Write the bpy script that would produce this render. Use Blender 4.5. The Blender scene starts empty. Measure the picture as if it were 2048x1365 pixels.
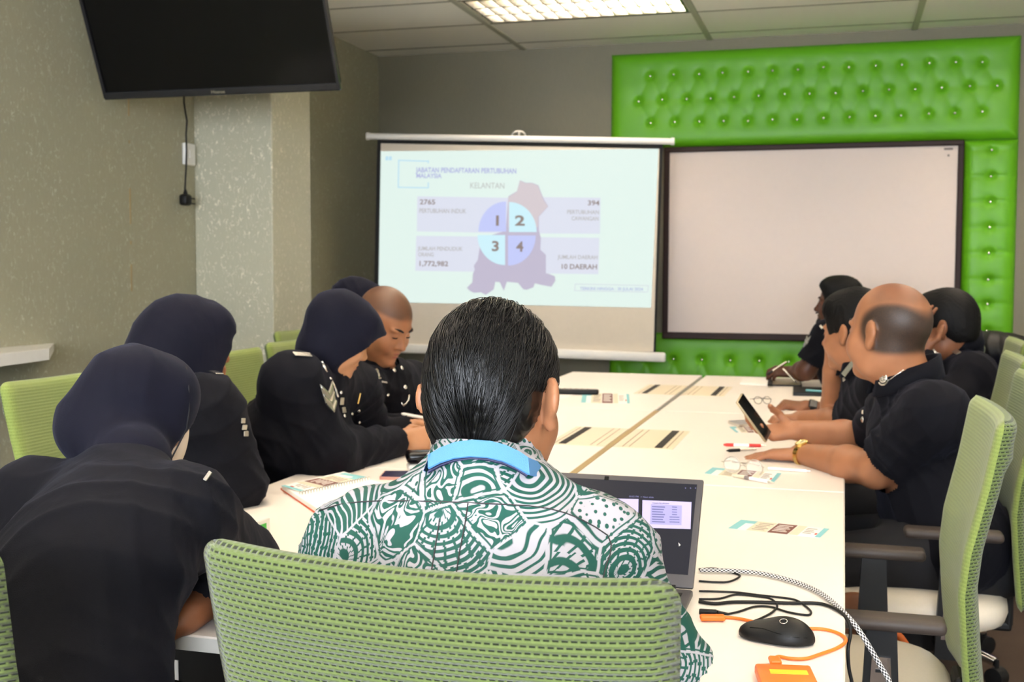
import bpy, bmesh, math, random
import numpy as np
from mathutils import Vector, Matrix
from mathutils.bvhtree import BVHTree
random.seed(7); rng = np.random.default_rng(7)
scene = bpy.context.scene
COL = scene.collection

# ------------------------------------------------------------------ camera
CAM_F, CAM_Z = 2321.46, 1.30            # focal length in pixels of the 2048 frame, eye height
YAW, PITCH, ROLL = 0.27789, 0.0611033, 0.0030546
FW = np.array([-math.sin(YAW)*math.cos(PITCH), math.cos(YAW)*math.cos(PITCH), -math.sin(PITCH)])
_r0 = np.array([math.cos(YAW), math.sin(YAW), 0.0]); _u0 = np.cross(_r0, FW)
RT = math.cos(ROLL)*_r0 + math.sin(ROLL)*_u0
UP = -math.sin(ROLL)*_r0 + math.cos(ROLL)*_u0
CAMP = np.array([0.0, 0.0, CAM_Z])
cam_data = bpy.data.cameras.new('camera'); cam = bpy.data.objects.new('camera', cam_data); COL.objects.link(cam)
cam.matrix_world = Matrix(((RT[0], UP[0], -FW[0], 0), (RT[1], UP[1], -FW[1], 0), (RT[2], UP[2], -FW[2], CAM_Z), (0, 0, 0, 1)))
cam_data.sensor_width = 36.0; cam_data.sensor_fit = 'HORIZONTAL'; cam_data.lens = CAM_F*36.0/2048
cam_data.clip_start = 0.05; cam_data.clip_end = 60
cam_data.dof.use_dof = True; cam_data.dof.focus_distance = 1.55; cam_data.dof.aperture_fstop = 11.0
scene.camera = cam

# ------------------------------------------------------------------ world, light, exposure
world = bpy.data.worlds.new('world'); scene.world = world; world.use_nodes = True
world.node_tree.nodes['Background'].inputs[0].default_value = (0.55, 0.6, 0.65, 1)
world.node_tree.nodes['Background'].inputs[1].default_value = 0.05
def area_light(name, loc, rot, sx, sy, power, color):
    ld = bpy.data.lights.new(name, 'AREA'); ld.shape = 'RECTANGLE'; ld.size = sx; ld.size_y = sy
    ld.energy = power; ld.color = color
    o = bpy.data.objects.new(name, ld); COL.objects.link(o); o.location = loc; o.rotation_euler = rot
    return o
LAMP_STRENGTH = 16.0
LAMP_COLOR = (1.0, 0.875, 0.775)
WINDOW_STRENGTH = 9.0
scene.view_settings.view_transform = 'Standard'; scene.view_settings.look = 'None'
scene.view_settings.exposure = 1.65; scene.view_settings.gamma = 1.0
scene.view_settings.use_curve_mapping = False
scene.cycles.use_denoising = True
scene.cycles.max_bounces = 10; scene.cycles.diffuse_bounces = 9; scene.cycles.glossy_bounces = 3
scene.cycles.sample_clamp_indirect = 6.0

# ------------------------------------------------------------------ placing helpers (photo ray -> real point)
def ray(px, py): return FW + RT*(px-1024)/CAM_F - UP*(py-682.5)/CAM_F
def at(px, py, depth): return CAMP + ray(px, py)*depth
def onz(px, py, z):
    d = ray(px, py); return CAMP + d*((z-CAMP[2])/d[2])
def ony(px, py, y):
    d = ray(px, py); return CAMP + d*((y-CAMP[1])/d[1])
def onx(px, py, x):
    d = ray(px, py); return CAMP + d*((x-CAMP[0])/d[0])
def cdir(lat, dep, up=0.0):
    """direction given as camera lateral / depth (level) / up -> world"""
    v = np.array([math.cos(YAW), math.sin(YAW), 0])*lat + np.array([-math.sin(YAW), math.cos(YAW), 0])*dep + np.array([0, 0, 1.0])*up
    return v/np.linalg.norm(v)
def nrm(v):
    v = np.asarray(v, float); return v/max(np.linalg.norm(v), 1e-9)

# ------------------------------------------------------------------ colours and materials
def lin(c):
    c = c/255.0
    return c/12.92 if c <= 0.04045 else ((c+0.055)/1.055)**2.4
def rgb(r, g, b): return (lin(r), lin(g), lin(b), 1.0)
MATS = {}
class NT:
    """small node tree writer"""
    def __init__(self, name):
        self.m = bpy.data.materials.new(name); self.m.use_nodes = True; MATS[name] = self.m
        self.t = self.m.node_tree; self.b = self.t.nodes['Principled BSDF']; self.out = self.t.nodes['Material Output']
    def n(self, kind, **kw):
        nd = self.t.nodes.new(kind)
        for k, v in kw.items(): setattr(nd, k, v)
        return nd
    def link(self, a, b): self.t.links.new(a, b)
    def put(self, sock, v):
        if isinstance(v, bpy.types.NodeSocket): self.link(v, sock)
        else: sock.default_value = v
    def math(self, op, a, b=None, c=None, clamp=False):
        nd = self.n('ShaderNodeMath', operation=op, use_clamp=clamp); self.put(nd.inputs[0], a)
        if b is not None: self.put(nd.inputs[1], b)
        if c is not None: self.put(nd.inputs[2], c)
        return nd.outputs[0]
    def mix(self, fac, a, b):
        nd = self.n('ShaderNodeMix', data_type='RGBA'); self.put(nd.inputs['Factor'], fac)
        self.put(nd.inputs['A'] if False else nd.inputs[6], a); self.put(nd.inputs[7], b)
        return nd.outputs[2]
    def mixf(self, fac, a, b):
        nd = self.n('ShaderNodeMix', data_type='FLOAT'); self.put(nd.inputs[0], fac); self.put(nd.inputs[2], a); self.put(nd.inputs[3], b)
        return nd.outputs[0]
    def step(self, v, lo, hi):
        nd = self.n('ShaderNodeMapRange', interpolation_type='SMOOTHSTEP'); self.put(nd.inputs[0], v)
        nd.inputs[1].default_value = lo; nd.inputs[2].default_value = hi; return nd.outputs[0]
    def obj(self): return self.n('ShaderNodeTexCoord').outputs['Object']
    def uv(self): return self.n('ShaderNodeTexCoord').outputs['UV']
    def mapping(self, vec, scale=(1, 1, 1), rot=(0, 0, 0), loc=(0, 0, 0)):
        nd = self.n('ShaderNodeMapping'); self.link(vec, nd.inputs[0])
        nd.inputs['Scale'].default_value = scale; nd.inputs['Rotation'].default_value = rot; nd.inputs['Location'].default_value = loc
        return nd.outputs[0]
    def noise(self, vec, scale, detail=2.0, rough=0.5, dist=0.0, out=0):
        nd = self.n('ShaderNodeTexNoise'); self.link(vec, nd.inputs['Vector'])
        nd.inputs['Scale'].default_value = scale; nd.inputs['Detail'].default_value = detail
        nd.inputs['Roughness'].default_value = rough; nd.inputs['Distortion'].default_value = dist
        return nd.outputs[out]
    def voronoi(self, vec, scale, feature='F1', rand=1.0):
        nd = self.n('ShaderNodeTexVoronoi', feature=feature); self.link(vec, nd.inputs['Vector'])
        nd.inputs['Scale'].default_value = scale; nd.inputs['Randomness'].default_value = rand
        return nd
    def bump(self, h, strength=0.3, dist=0.01):
        nd = self.n('ShaderNodeBump'); self.put(nd.inputs['Height'], h); nd.inputs['Strength'].default_value = strength
        nd.inputs['Distance'].default_value = dist; self.link(nd.outputs[0], self.b.inputs['Normal'])
    def set(self, color=None, rough=None, metal=None, spec=None, coat=None, sheen=None, emit=None, estr=None, trans=None, ior=None, alpha=None, sss=None):
        b = self.b
        for key, v in (('Base Color', color), ('Roughness', rough), ('Metallic', metal), ('Specular IOR Level', spec), ('Coat Weight', coat),
                       ('Sheen Weight', sheen), ('Emission Color', emit), ('Emission Strength', estr), ('Transmission Weight', trans), ('IOR', ior), ('Alpha', alpha)):
            if v is not None: self.put(b.inputs[key], v)
        if sss:
            b.inputs['Subsurface Weight'].default_value = sss; b.inputs['Subsurface Radius'].default_value = (0.012, 0.005, 0.003)
        return self.m
def plain(name, color, rough=0.5, metal=0.0, grain=0.04, bump=0.0, bscale=200.0, **kw):
    """a material with slight procedural grain"""
    t = NT(name)
    n = t.noise(t.obj(), bscale if bump else 35.0, 3.0)
    c = color
    if grain:
        f = t.math('MULTIPLY_ADD', n, 2*grain, 1.0-grain)
        vm = t.n('ShaderNodeVectorMath', operation='SCALE'); vm.inputs[0].default_value = color[:3]; t.link(f, vm.inputs['Scale'])
        c = vm.outputs[0]
    if bump: t.bump(n, bump, 0.002)
    return t.set(color=c, rough=rough, metal=metal, **kw)
def glow(name, color, strength, rough=0.6, base=None):
    t = NT(name)
    return t.set(color=base or (color[0]*0.3, color[1]*0.3, color[2]*0.3, 1), rough=rough, emit=color, estr=strength, spec=0.1)

# ------------------------------------------------------------------ mesh building
class MB:
    """collects shapes, builds ONE mesh object"""
    def __init__(self): self.v = []; self.f = []; self.uv = None
    def add(self, verts, faces, M=None):
        o = len(self.v)
        if M is not None: verts = [tuple(M @ Vector(p)) for p in verts]
        else: verts = [tuple(float(c) for c in p) for p in verts]
        self.v += verts; self.f += [tuple(i+o for i in f) for f in faces]; return self
    def box(self, c, s, bev=0.0, seg=2, M=None):
        x, y, z = s[0]/2, s[1]/2, s[2]/2
        if bev <= 0:
            vs = [(a*x, b*y, d*z) for a in (-1, 1) for b in (-1, 1) for d in (-1, 1)]
            fs = [(0, 1, 3, 2), (4, 6, 7, 5), (0, 4, 5, 1), (2, 3, 7, 6), (0, 2, 6, 4), (1, 5, 7, 3)]
        else:
            bm = bmesh.new(); bmesh.ops.create_cube(bm, size=1.0)
            for v in bm.verts: v.co = Vector((v.co.x*s[0], v.co.y*s[1], v.co.z*s[2]))
            bmesh.ops.bevel(bm, geom=list(bm.edges), offset=min(bev, 0.49*min(s)), segments=seg, profile=0.5, affect='EDGES')
            bm.verts.index_update(); vs = [tuple(v.co) for v in bm.verts]; fs = [tuple(v.index for v in f.verts) for f in bm.faces]; bm.free()
        T = Matrix.Translation(Vector([float(q) for q in c]))
        return self.add(vs, fs, T if M is None else M @ T)
    def obox(self, c, ax, ay, s, bev=0.0, seg=2):
        """box with given x / y axis directions"""
        ax = nrm(ax); ay = np.asarray(ay, float); az = nrm(np.cross(ax, ay)); ay = np.cross(az, ax)
        M = Matrix(((ax[0], ay[0], az[0], c[0]), (ax[1], ay[1], az[1], c[1]), (ax[2], ay[2], az[2], c[2]), (0, 0, 0, 1)))
        return self.box((0, 0, 0), s, bev, seg, M)
    def tube(self, pts, r, n=10, cap=True, closed=False, flat=None):
        """tube along points; r a number or list; flat=(wide, thick, ref) gives a ribbon section"""
        P = [np.asarray(p, float) for p in pts]; m = len(P); o = len(self.v)
        rs = r if hasattr(r, '__len__') else [r]*m
        ref = None
        for i in range(m):
            if closed: t = nrm(P[(i+1) % m]-P[i-1])
            else: t = nrm(P[min(i+1, m-1)]-P[max(i-1, 0)])
            if ref is None:
                ref = np.array([0, 0, 1.0]) if abs(t[2]) < 0.9 else np.array([1.0, 0, 0])
            a = nrm(np.cross(t, ref)); b = np.cross(a, t); ref = b
            for k in range(n):
                an = 2*math.pi*k/n
                self.v.append(tuple(P[i]+rs[i]*(math.cos(an)*a+math.sin(an)*b)))
        rng_ = m if closed else m-1
        for i in range(rng_):
            j = (i+1) % m
            for k in range(n):
                k2 = (k+1) % n
                self.f.append((o+i*n+k, o+i*n+k2, o+j*n+k2, o+j*n+k))
        if cap and not closed:
            self.f.append(tuple(o+k for k in range(n-1, -1, -1))); self.f.append(tuple(o+(m-1)*n+k for k in range(n)))
        return self
    def lathe(self, prof, c=(0, 0, 0), n=24, M=None):
        """prof: list of (radius, z)"""
        vs = []; fs = []; m = len(prof)
        for (r, z) in prof:
            for k in range(n):
                a = 2*math.pi*k/n; vs.append((c[0]+r*math.cos(a), c[1]+r*math.sin(a), c[2]+z))
        for i in range(m-1):
            for k in range(n):
                k2 = (k+1) % n; fs.append((i*n+k, i*n+k2, (i+1)*n+k2, (i+1)*n+k))
        fs.append(tuple(range(n-1, -1, -1))); fs.append(tuple((m-1)*n+k for k in range(n)))
        return self.add(vs, fs, M)
    def prism(self, poly, h, M):
        """extrude a 2D polygon (ccw) by h along local z"""
        n = len(poly)
        vs = [(x, y, 0) for x, y in poly]+[(x, y, h) for x, y in poly]
        fs = [tuple(range(n-1, -1, -1)), tuple(range(n, 2*n))]+[(i, (i+1) % n, n+(i+1) % n, n+i) for i in range(n)]
        return self.add(vs, fs, M)
    def build(self, name, mat, parent=None, smooth=False, origin=None):
        return mesh_obj(name, np.array(self.v, float).reshape(-1, 3), self.f, mat, parent, smooth, origin)
def world_loc(o):
    p = Vector(o.location)
    while o.parent is not None: o = o.parent; p = p+Vector(o.location)
    return np.array(p)
def mesh_obj(name, V, F, mat, parent=None, smooth=False, origin=None, local=False, uvs=None, sharp=None):
    """V in world space. The object's origin goes to `origin` (default: bottom centre); children stay in place under unrotated parents."""
    V = np.asarray(V, float)
    if local: org = np.zeros(3)
    elif origin is not None: org = np.asarray(origin, float)
    else:
        lo, hi = V.min(0), V.max(0); org = np.array([(lo[0]+hi[0])/2, (lo[1]+hi[1])/2, lo[2]])
    me = bpy.data.meshes.new(name)
    W = V-org
    if isinstance(F, np.ndarray):
        nf = len(F); k = F.shape[1]
        me.vertices.add(len(W)); me.vertices.foreach_set('co', W.astype(np.float32).ravel())
        me.loops.add(nf*k); me.loops.foreach_set('vertex_index', F.astype(np.int32).ravel())
        me.polygons.add(nf); me.polygons.foreach_set('loop_start', np.arange(0, nf*k, k, dtype=np.int32))
        me.update(calc_edges=True); me.validate()
    else:
        me.from_pydata([tuple(p) for p in W], [], F); me.update()
    if smooth is True: me.polygons.foreach_set('use_smooth', np.ones(len(me.polygons), dtype=bool))
    elif smooth:
        me.polygons.foreach_set('use_smooth', np.ones(len(me.polygons), dtype=bool)); me.set_sharp_from_angle(angle=math.radians(smooth))
    if uvs is not None:
        l = me.uv_layers.new(name='UVMap'); idx = np.empty(len(me.loops), dtype=np.int32); me.loops.foreach_get('vertex_index', idx)
        l.data.foreach_set('uv', np.asarray(uvs, np.float32)[idx].ravel())
    if mat is not None: me.materials.append(MATS[mat] if isinstance(mat, str) else mat)
    o = bpy.data.objects.new(name, me); COL.objects.link(o)
    if parent is not None:
        o.parent = parent; o.location = org if local else org-world_loc(parent)
    else: o.location = org
    return o
def tag(o, label, cat, group=None, kind=None):
    if label: o['label'] = label
    if cat: o['category'] = cat
    if group: o['group'] = group
    if kind: o['kind'] = kind
    return o
def thing(name, label, cat, loc=(0, 0, 0), rotz=0.0, group=None):
    o = bpy.data.objects.new(name, None); COL.objects.link(o); o.empty_display_size = 0.1
    o.location = [float(q) for q in loc]; o.rotation_euler = (0, 0, rotz)
    return tag(o, label, cat, group)
def struct(o): o['kind'] = 'structure'; return o
def copy_tree(o, parent=None):
    c = o.copy(); COL.objects.link(c); c.parent = parent
    for ch in list(o.children): copy_tree(ch, c)
    return c
def text_mesh(s, bold=0.0, font=None, space=1.0):
    """2D text verts/faces, height of capitals ~0.7, starting at x=0 baseline y=0"""
    cu = bpy.data.curves.new('t', 'FONT'); cu.body = s; cu.size = 1.0; cu.offset = bold; cu.space_character = space; cu.resolution_u = 3
    o = bpy.data.objects.new('t', cu); COL.objects.link(o)
    bpy.context.view_layer.update()
    me = o.to_mesh(); V = np.array([v.co[:] for v in me.vertices]); F = [tuple(p.vertices) for p in me.polygons]
    o.to_mesh_clear(); bpy.data.objects.remove(o); bpy.data.curves.remove(cu)
    return V, F

# ================================================================== materials
def wallpaper(name, base, fleck, amount=0.5, gloss=0.35):
    t = NT(name); o = t.obj()
    m = t.mapping(o, scale=(1, 1, 0.42))
    n1 = t.noise(m, 52.0, 1.0, 0.5, 0.5)
    line = t.math('SUBTRACT', 1.0, t.step(t.math('ABSOLUTE', t.math('SUBTRACT', n1, 0.5)), 0.006, 0.028))
    gate = t.step(t.noise(t.mapping(o, scale=(1, 1, 0.8)), 60.0, 2.0), 0.50, 0.57)
    gate2 = t.step(t.noise(o, 3.0, 2.0), 0.36, 0.62)
    f = t.math('MULTIPLY', t.math('MULTIPLY', line, gate), t.math('MULTIPLY_ADD', gate2, 0.6, 0.4))
    weave = t.noise(t.mapping(o, scale=(1, 1, 0.12)), 260.0, 2.0)
    blot = t.noise(o, 1.4, 2.0)
    v = t.math('MULTIPLY_ADD', weave, 0.16, t.math('MULTIPLY_ADD', blot, 0.10, 0.87))
    vm = t.n('ShaderNodeVectorMath', operation='SCALE'); vm.inputs[0].default_value = base[:3]; t.link(v, vm.inputs['Scale'])
    c = t.mix(t.math('MULTIPLY', f, amount), vm.outputs[0], fleck)
    t.bump(t.math('ADD', f, t.math('MULTIPLY', weave, 0.5)), 0.25, 0.002)
    t.set(color=c, rough=t.math('SUBTRACT', 0.6, t.math('MULTIPLY', f, gloss)), spec=0.4)
wallpaper('wallpaper_left', rgb(156, 153, 130), rgb(204, 204, 186), 0.6)
wallpaper('wallpaper_column', rgb(175, 173, 152), rgb(232, 226, 204), 0.9)
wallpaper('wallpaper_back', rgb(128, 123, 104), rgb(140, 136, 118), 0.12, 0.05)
def ceiling_mat():
    t = NT('ceiling_tile'); o = t.obj()
    n = t.noise(o, 300.0, 3.0); b = t.noise(o, 1.3, 1.0)
    c = t.mix(b, rgb(240, 237, 226), rgb(246, 244, 234))
    t.bump(n, 0.2, 0.002); t.set(color=c, rough=0.85)
ceiling_mat()
plain('ceiling_bar', rgb(176, 175, 156), 0.6)
plain('ceiling_gap', rgb(120, 116, 98), 0.8)
def carpet():
    t = NT('carpet'); o = t.obj()
    n = t.noise(o, 240.0, 3.0); b = t.noise(o, 5.0, 3.0)
    c = t.mix(t.math('MULTIPLY_ADD', n, 0.6, t.math('MULTIPLY', b, 0.4)), rgb(48, 39, 33), rgb(88, 75, 65))
    t.bump(n, 0.8, 0.004); t.set(color=c, rough=0.95, spec=0.1)
carpet()
def laminate():
    t = NT('table_white'); o = t.obj()
    n = t.noise(o, 2.0, 3.0); f = t.noise(o, 420.0, 2.0)
    c = t.mix(n, rgb(230, 222, 213), rgb(238, 230, 221))
    t.bump(f, 0.03, 0.001); t.set(color=c, rough=0.38, spec=0.45)
laminate()
plain('table_edge', rgb(205, 203, 196), 0.45)
plain('slot_panel', rgb(222, 208, 180), 0.4)
plain('slot_line', rgb(150, 128, 100), 0.6)
plain('brush_black', rgb(44, 40, 36), 0.9, bump=0.5, bscale=500)
plain('gap_brown', rgb(160, 138, 96), 0.7)
plain('chrome', (0.75, 0.75, 0.76, 1), 0.12, 1.0, grain=0.02)
plain('brushed_steel', (0.55, 0.55, 0.55, 1), 0.28, 1.0, grain=0.05)
plain('black_plastic', rgb(14, 14, 14), 0.5, bump=0.05, bscale=600, spec=0.3)
plain('black_gloss', rgb(7, 7, 8), 0.12, grain=0.0, spec=0.3)
plain('arm_pad', rgb(62, 54, 49), 0.5, spec=0.3, bump=0.1, bscale=500)
plain('seat_leather', rgb(214, 205, 188), 0.5, bump=0.15, bscale=160)
plain('white_plastic', rgb(226, 224, 218), 0.4)
plain('screen_white', rgb(204, 194, 178), 0.8)
plain('screen_black', rgb(14, 13, 12), 0.8)
plain('whiteboard', rgb(216, 200, 190), 0.42, grain=0.02, spec=0.35)
plain('paint_white', rgb(228, 224, 212), 0.8)
plain('board_frame', rgb(42, 22, 16), 0.5, spec=0.25)
plain('silver', (0.78, 0.76, 0.72, 1), 0.25, 1.0, grain=0.05)
plain('dull_silver', (0.5, 0.48, 0.42, 1), 0.4, 1.0, grain=0.08)
plain('gold', (0.83, 0.62, 0.2, 1), 0.22, 1.0, grain=0.04)
plain('paper_white', rgb(240, 237, 232), 0.7)
plain('paper_teal', rgb(126, 190, 196), 0.6)
plain('paper_maroon', rgb(112, 62, 52), 0.6)
plain('paper_beige', rgb(216, 206, 182), 0.6)
plain('paper_red', rgb(200, 50, 40), 0.6)
plain('ink_grey', rgb(128, 116, 112), 0.7)
plain('ink_dark', rgb(46, 44, 46), 0.7)
plain('orange_plastic', rgb(243, 115, 28), 0.45)
plain('orange_cover', rgb(208, 82, 40), 0.5)
plain('yellow_tape', rgb(248, 196, 40), 0.5)
plain('label_green', rgb(70, 178, 70), 0.5)
plain('blue_cloth', rgb(30, 32, 128), 0.7)
plain('lanyard_blue', rgb(78, 134, 190), 0.6, bump=0.3, bscale=700)
plain('lanyard_edge', rgb(40, 40, 78), 0.6)
plain('laptop_grey', rgb(76, 74, 78), 0.45, 0.2)
plain('brown_leather', rgb(112, 66, 34), 0.55, bump=0.2, bscale=200)
plain('orange_strap', rgb(190, 92, 28), 0.6)
plain('phone_purple', rgb(52, 50, 84), 0.2)
plain('phone_rose', rgb(190, 140, 128), 0.35, 0.4)
plain('phone_gold', rgb(168, 152, 122), 0.3, 0.6)
plain('red_plastic', rgb(210, 44, 34), 0.35)
plain('trouser_navy', rgb(12, 12, 18), 0.85, bump=0.2, bscale=500)
plain('inner_scarf', rgb(222, 205, 186), 0.8)
plain('shoe_black', rgb(16, 15, 15), 0.35)
plain('hair_black', rgb(9, 8, 8), 0.6, bump=0.6, bscale=260, spec=0.2)
plain('lip', rgb(150, 84, 70), 0.5)
plain('eye_dark', rgb(24, 16, 12), 0.2)
plain('brow', rgb(26, 18, 14), 0.8)
def glass():
    t = NT('clear_glass'); t.set(color=(1, 1, 1, 1), rough=0.02, trans=1.0, ior=1.2, spec=0.6)
glass()
def cloth_navy(name, base, rough=0.8, sheen=0.25):
    t = NT(name); o = t.obj()
    w = t.noise(o, 700.0, 2.0); n = t.noise(o, 6.0, 3.0)
    fold = t.noise(t.mapping(o, scale=(1, 1, 0.5)), 14.0, 2.0, 0.5, 0.8)
    v = t.math('MULTIPLY_ADD', n, 0.5, 0.75)
    vm = t.n('ShaderNodeVectorMath', operation='SCALE'); vm.inputs[0].default_value = base[:3]; t.link(v, vm.inputs['Scale'])
    t.bump(t.math('ADD', t.math('MULTIPLY', w, 0.08), fold), 0.35, 0.012)
    t.set(color=vm.outputs[0], rough=rough, spec=0.15, sheen=sheen); t.b.inputs['Sheen Roughness'].default_value = 0.5
    t.b.inputs['Sheen Tint'].default_value = (0.55, 0.6, 0.9, 1)
cloth_navy('uniform_navy', rgb(11, 11, 17), 0.85, 0.03)
cloth_navy('scarf_navy', rgb(12, 12, 25), 0.8, 0.06)
def skin(name, base, stub=(0.02, 0.015, 0.012, 1), red=(0.45, 0.12, 0.08, 1), sheen=0.0, rough=0.48):
    """vertex colour 'zone': red channel = close-cropped hair, green = flushed skin"""
    t = NT(name); o = t.obj()
    a = t.n('ShaderNodeAttribute', attribute_name='zone'); sep = t.n('ShaderNodeSeparateColor'); t.link(a.outputs['Color'], sep.inputs[0])
    n = t.noise(o, 22.0, 3.0); p = t.noise(o, 500.0, 2.0); h = t.noise(o, 900.0, 2.0)
    v = t.math('MULTIPLY_ADD', n, 0.3, 0.85)
    vm = t.n('ShaderNodeVectorMath', operation='SCALE'); vm.inputs[0].default_value = base[:3]; t.link(v, vm.inputs['Scale'])
    c = t.mix(t.math('MULTIPLY', sep.outputs[1], 0.35), vm.outputs[0], red)
    hz = t.math('MULTIPLY', sep.outputs[0], t.math('MULTIPLY_ADD', h, 0.5, 0.74), clamp=True)
    c = t.mix(hz, c, stub)
    t.bump(p, 0.12, 0.001); t.set(color=c, rough=rough, spec=0.4, sss=0.08)
skin('skin_tan', rgb(159, 107, 75))
skin('skin_fair', rgb(177, 126, 90))
skin('skin_brown', rgb(129, 82, 55))
skin('skin_dark', rgb(82, 48, 32))
def batik():
    """white cloth printed with green arcs, dashes and squiggles"""
    t = NT('batik'); o = t.obj()
    G = rgb(20, 76, 66); Wt = rgb(164, 162, 170)
    flat = t.mapping(o, scale=(1, 0.55, 1))
    warp = t.noise(flat, 9.0, 2.0, out=1)
    wv = t.n('ShaderNodeVectorMath', operation='SCALE'); t.link(warp, wv.inputs[0]); wv.inputs['Scale'].default_value = 0.035
    pv = t.n('ShaderNodeVectorMath', operation='ADD'); t.link(flat, pv.inputs[0]); t.link(wv.outputs[0], pv.inputs[1]); p = pv.outputs[0]
    SC = 16.5
    vo = t.voronoi(p, SC); edge = t.voronoi(p, SC, 'DISTANCE_TO_EDGE').outputs['Distance']
    rc = t.n('ShaderNodeSeparateColor'); t.link(vo.outputs['Color'], rc.inputs[0])
    # offset arc centre so rings read as fans
    of = t.n('ShaderNodeVectorMath', operation='MULTIPLY_ADD'); t.link(vo.outputs['Color'], of.inputs[0])
    of.inputs[1].default_value = (0.09, 0.0, 0.09); of.inputs[2].default_value = (-0.045, 0, -0.045)
    cen = t.n('ShaderNodeVectorMath', operation='ADD'); t.link(vo.outputs['Position'], cen.inputs[0]); t.link(of.outputs[0], cen.inputs[1])
    dv = t.n('ShaderNodeVectorMath', operation='SUBTRACT'); t.link(p, dv.inputs[0]); t.link(cen.outputs[0], dv.inputs[1])
    ln = t.n('ShaderNodeVectorMath', operation='LENGTH'); t.link(dv.outputs[0], ln.inputs[0]); d = ln.outputs['Value']
    sx = t.n('ShaderNodeSeparateXYZ'); t.link(dv.outputs[0], sx.inputs[0])
    ang = t.math('ARCTAN2', sx.outputs[2], sx.outputs[0])
    PITCHR = 0.0064
    rr = t.math('DIVIDE', d, PITCHR); ring = t.math('ABSOLUTE', t.math('SUBTRACT', t.math('FRACT', rr), 0.5)); ri = t.math('FLOOR', rr)
    thick = t.math('MULTIPLY_ADD', t.noise(p, 16.0, 1.0), 0.42, 0.04)
    arcs = t.step(t.math('SUBTRACT', ring, thick), -0.05, 0.05)      # 1 = white stripe
    # dashes break the white stripes
    rnd = t.n('ShaderNodeTexWhiteNoise', noise_dimensions='1D'); t.link(ri, rnd.inputs['W'])
    da = t.math('ADD', t.math('MULTIPLY', ang, t.math('MULTIPLY_ADD', ri, 0.30, 1.3)), t.math('MULTIPLY', rnd.outputs['Value'], 5.0))
    brk = t.step(t.math('ABSOLUTE', t.math('SUBTRACT', t.math('FRACT', da), 0.5)), 0.09, 0.16)
    dash = t.math('MULTIPLY', arcs, brk)
    # squiggles
    nz = t.noise(p, 30.0, 0.6, 0.5, 1.2)
    sq = t.math('SINE', t.math('MULTIPLY', nz, 58.0)); squig = t.step(sq, -0.25, 0.15)
    # spots on white
    sp = t.voronoi(p, 135.0, rand=0.8).outputs['Distance']; spots = t.step(sp, 0.28, 0.38)
    k = rc.outputs[0]
    a1 = t.math('LESS_THAN', k, 0.40); a2 = t.math('LESS_THAN', k, 0.62); a3 = t.math('LESS_THAN', k, 0.86)
    f = t.mixf(a3, spots, squig); f = t.mixf(a2, f, arcs); f = t.mixf(a1, f, dash)
    rim = t.math('SUBTRACT', 1.0, t.step(edge, 0.012, 0.03))
    rim2 = t.math('MULTIPLY', t.step(edge, 0.03, 0.045), t.math('SUBTRACT', 1.0, t.step(edge, 0.06, 0.075)))
    f = t.math('MAXIMUM', f, rim); f = t.math('MULTIPLY', f, t.math('SUBTRACT', 1.0, t.math('MULTIPLY', rim2, t.math('GREATER_THAN', rc.outputs[1], 0.5))))
    c = t.mix(f, G, Wt)
    t.bump(t.noise(t.mapping(o, scale=(1, 1, 0.6)), 16.0, 2.0), 0.3, 0.012)
    t.set(color=c, rough=0.62, spec=0.3)
batik()
def mesh_fabric(name, base, dark, row=0.0066, pitch=0.0085, hole=True, rot=0.0):
    """knitted chair mesh: staggered dark slots between ribs, from UV in metres"""
    t = NT(name); uv = t.uv(); s = t.n('ShaderNodeSeparateXYZ'); t.link(uv, s.inputs[0])
    r = t.math('DIVIDE', s.outputs[1], row); ri = t.math('FLOOR', r); rf = t.math('ABSOLUTE', t.math('SUBTRACT', t.math('FRACT', r), 0.5))
    u = t.math('ADD', t.math('DIVIDE', s.outputs[0], pitch), t.math('MULTIPLY', t.math('MODULO', ri, 2.0), 0.5))
    uf = t.math('ABSOLUTE', t.math('SUBTRACT', t.math('FRACT', u), 0.5))
    slot = t.math('MULTIPLY', t.math('SUBTRACT', 1.0, t.step(rf, 0.10, 0.22)), t.math('SUBTRACT', 1.0, t.step(uf, 0.27, 0.42)))
    nz = t.noise(uv, 300.0, 2.0); big = t.noise(uv, 9.0, 2.0)
    vm = t.n('ShaderNodeVectorMath', operation='SCALE'); vm.inputs[0].default_value = base[:3]
    t.link(t.math('MULTIPLY_ADD', nz, 0.3, t.math('MULTIPLY_ADD', big, 0.14, 0.78)), vm.inputs['Scale'])
    c = t.mix(t.math('MULTIPLY', slot, 0.9 if hole else 0.22), vm.outputs[0], dark)
    knit = t.math('SUBTRACT', t.math('MULTIPLY', t.step(rf, 0.1, 0.5), t.math('MULTIPLY_ADD', uf, 1.2, 0.4)), slot)
    t.bump(knit, 0.6 if hole else 0.2, 0.003); t.set(color=c, rough=0.85, spec=0.15, sheen=0.2)
mesh_fabric('mesh_green', rgb(94, 108, 60), rgb(14, 20, 9))
mesh_fabric('mesh_green_fine', rgb(128, 142, 74), rgb(84, 100, 48), 0.0075, 0.006, False)
plain('mesh_trim', rgb(120, 160, 92), 0.85, bump=0.9, bscale=260)
def green_vinyl():
    t = NT('green_vinyl'); o = t.obj()
    n = t.noise(o, 3.0, 2.0); g = t.noise(o, 350.0, 2.0)
    c = t.mix(n, rgb(90, 166, 18), rgb(106, 180, 28)); t.bump(g, 0.06, 0.001); t.set(color=c, rough=0.42, spec=0.4)
green_vinyl()
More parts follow.
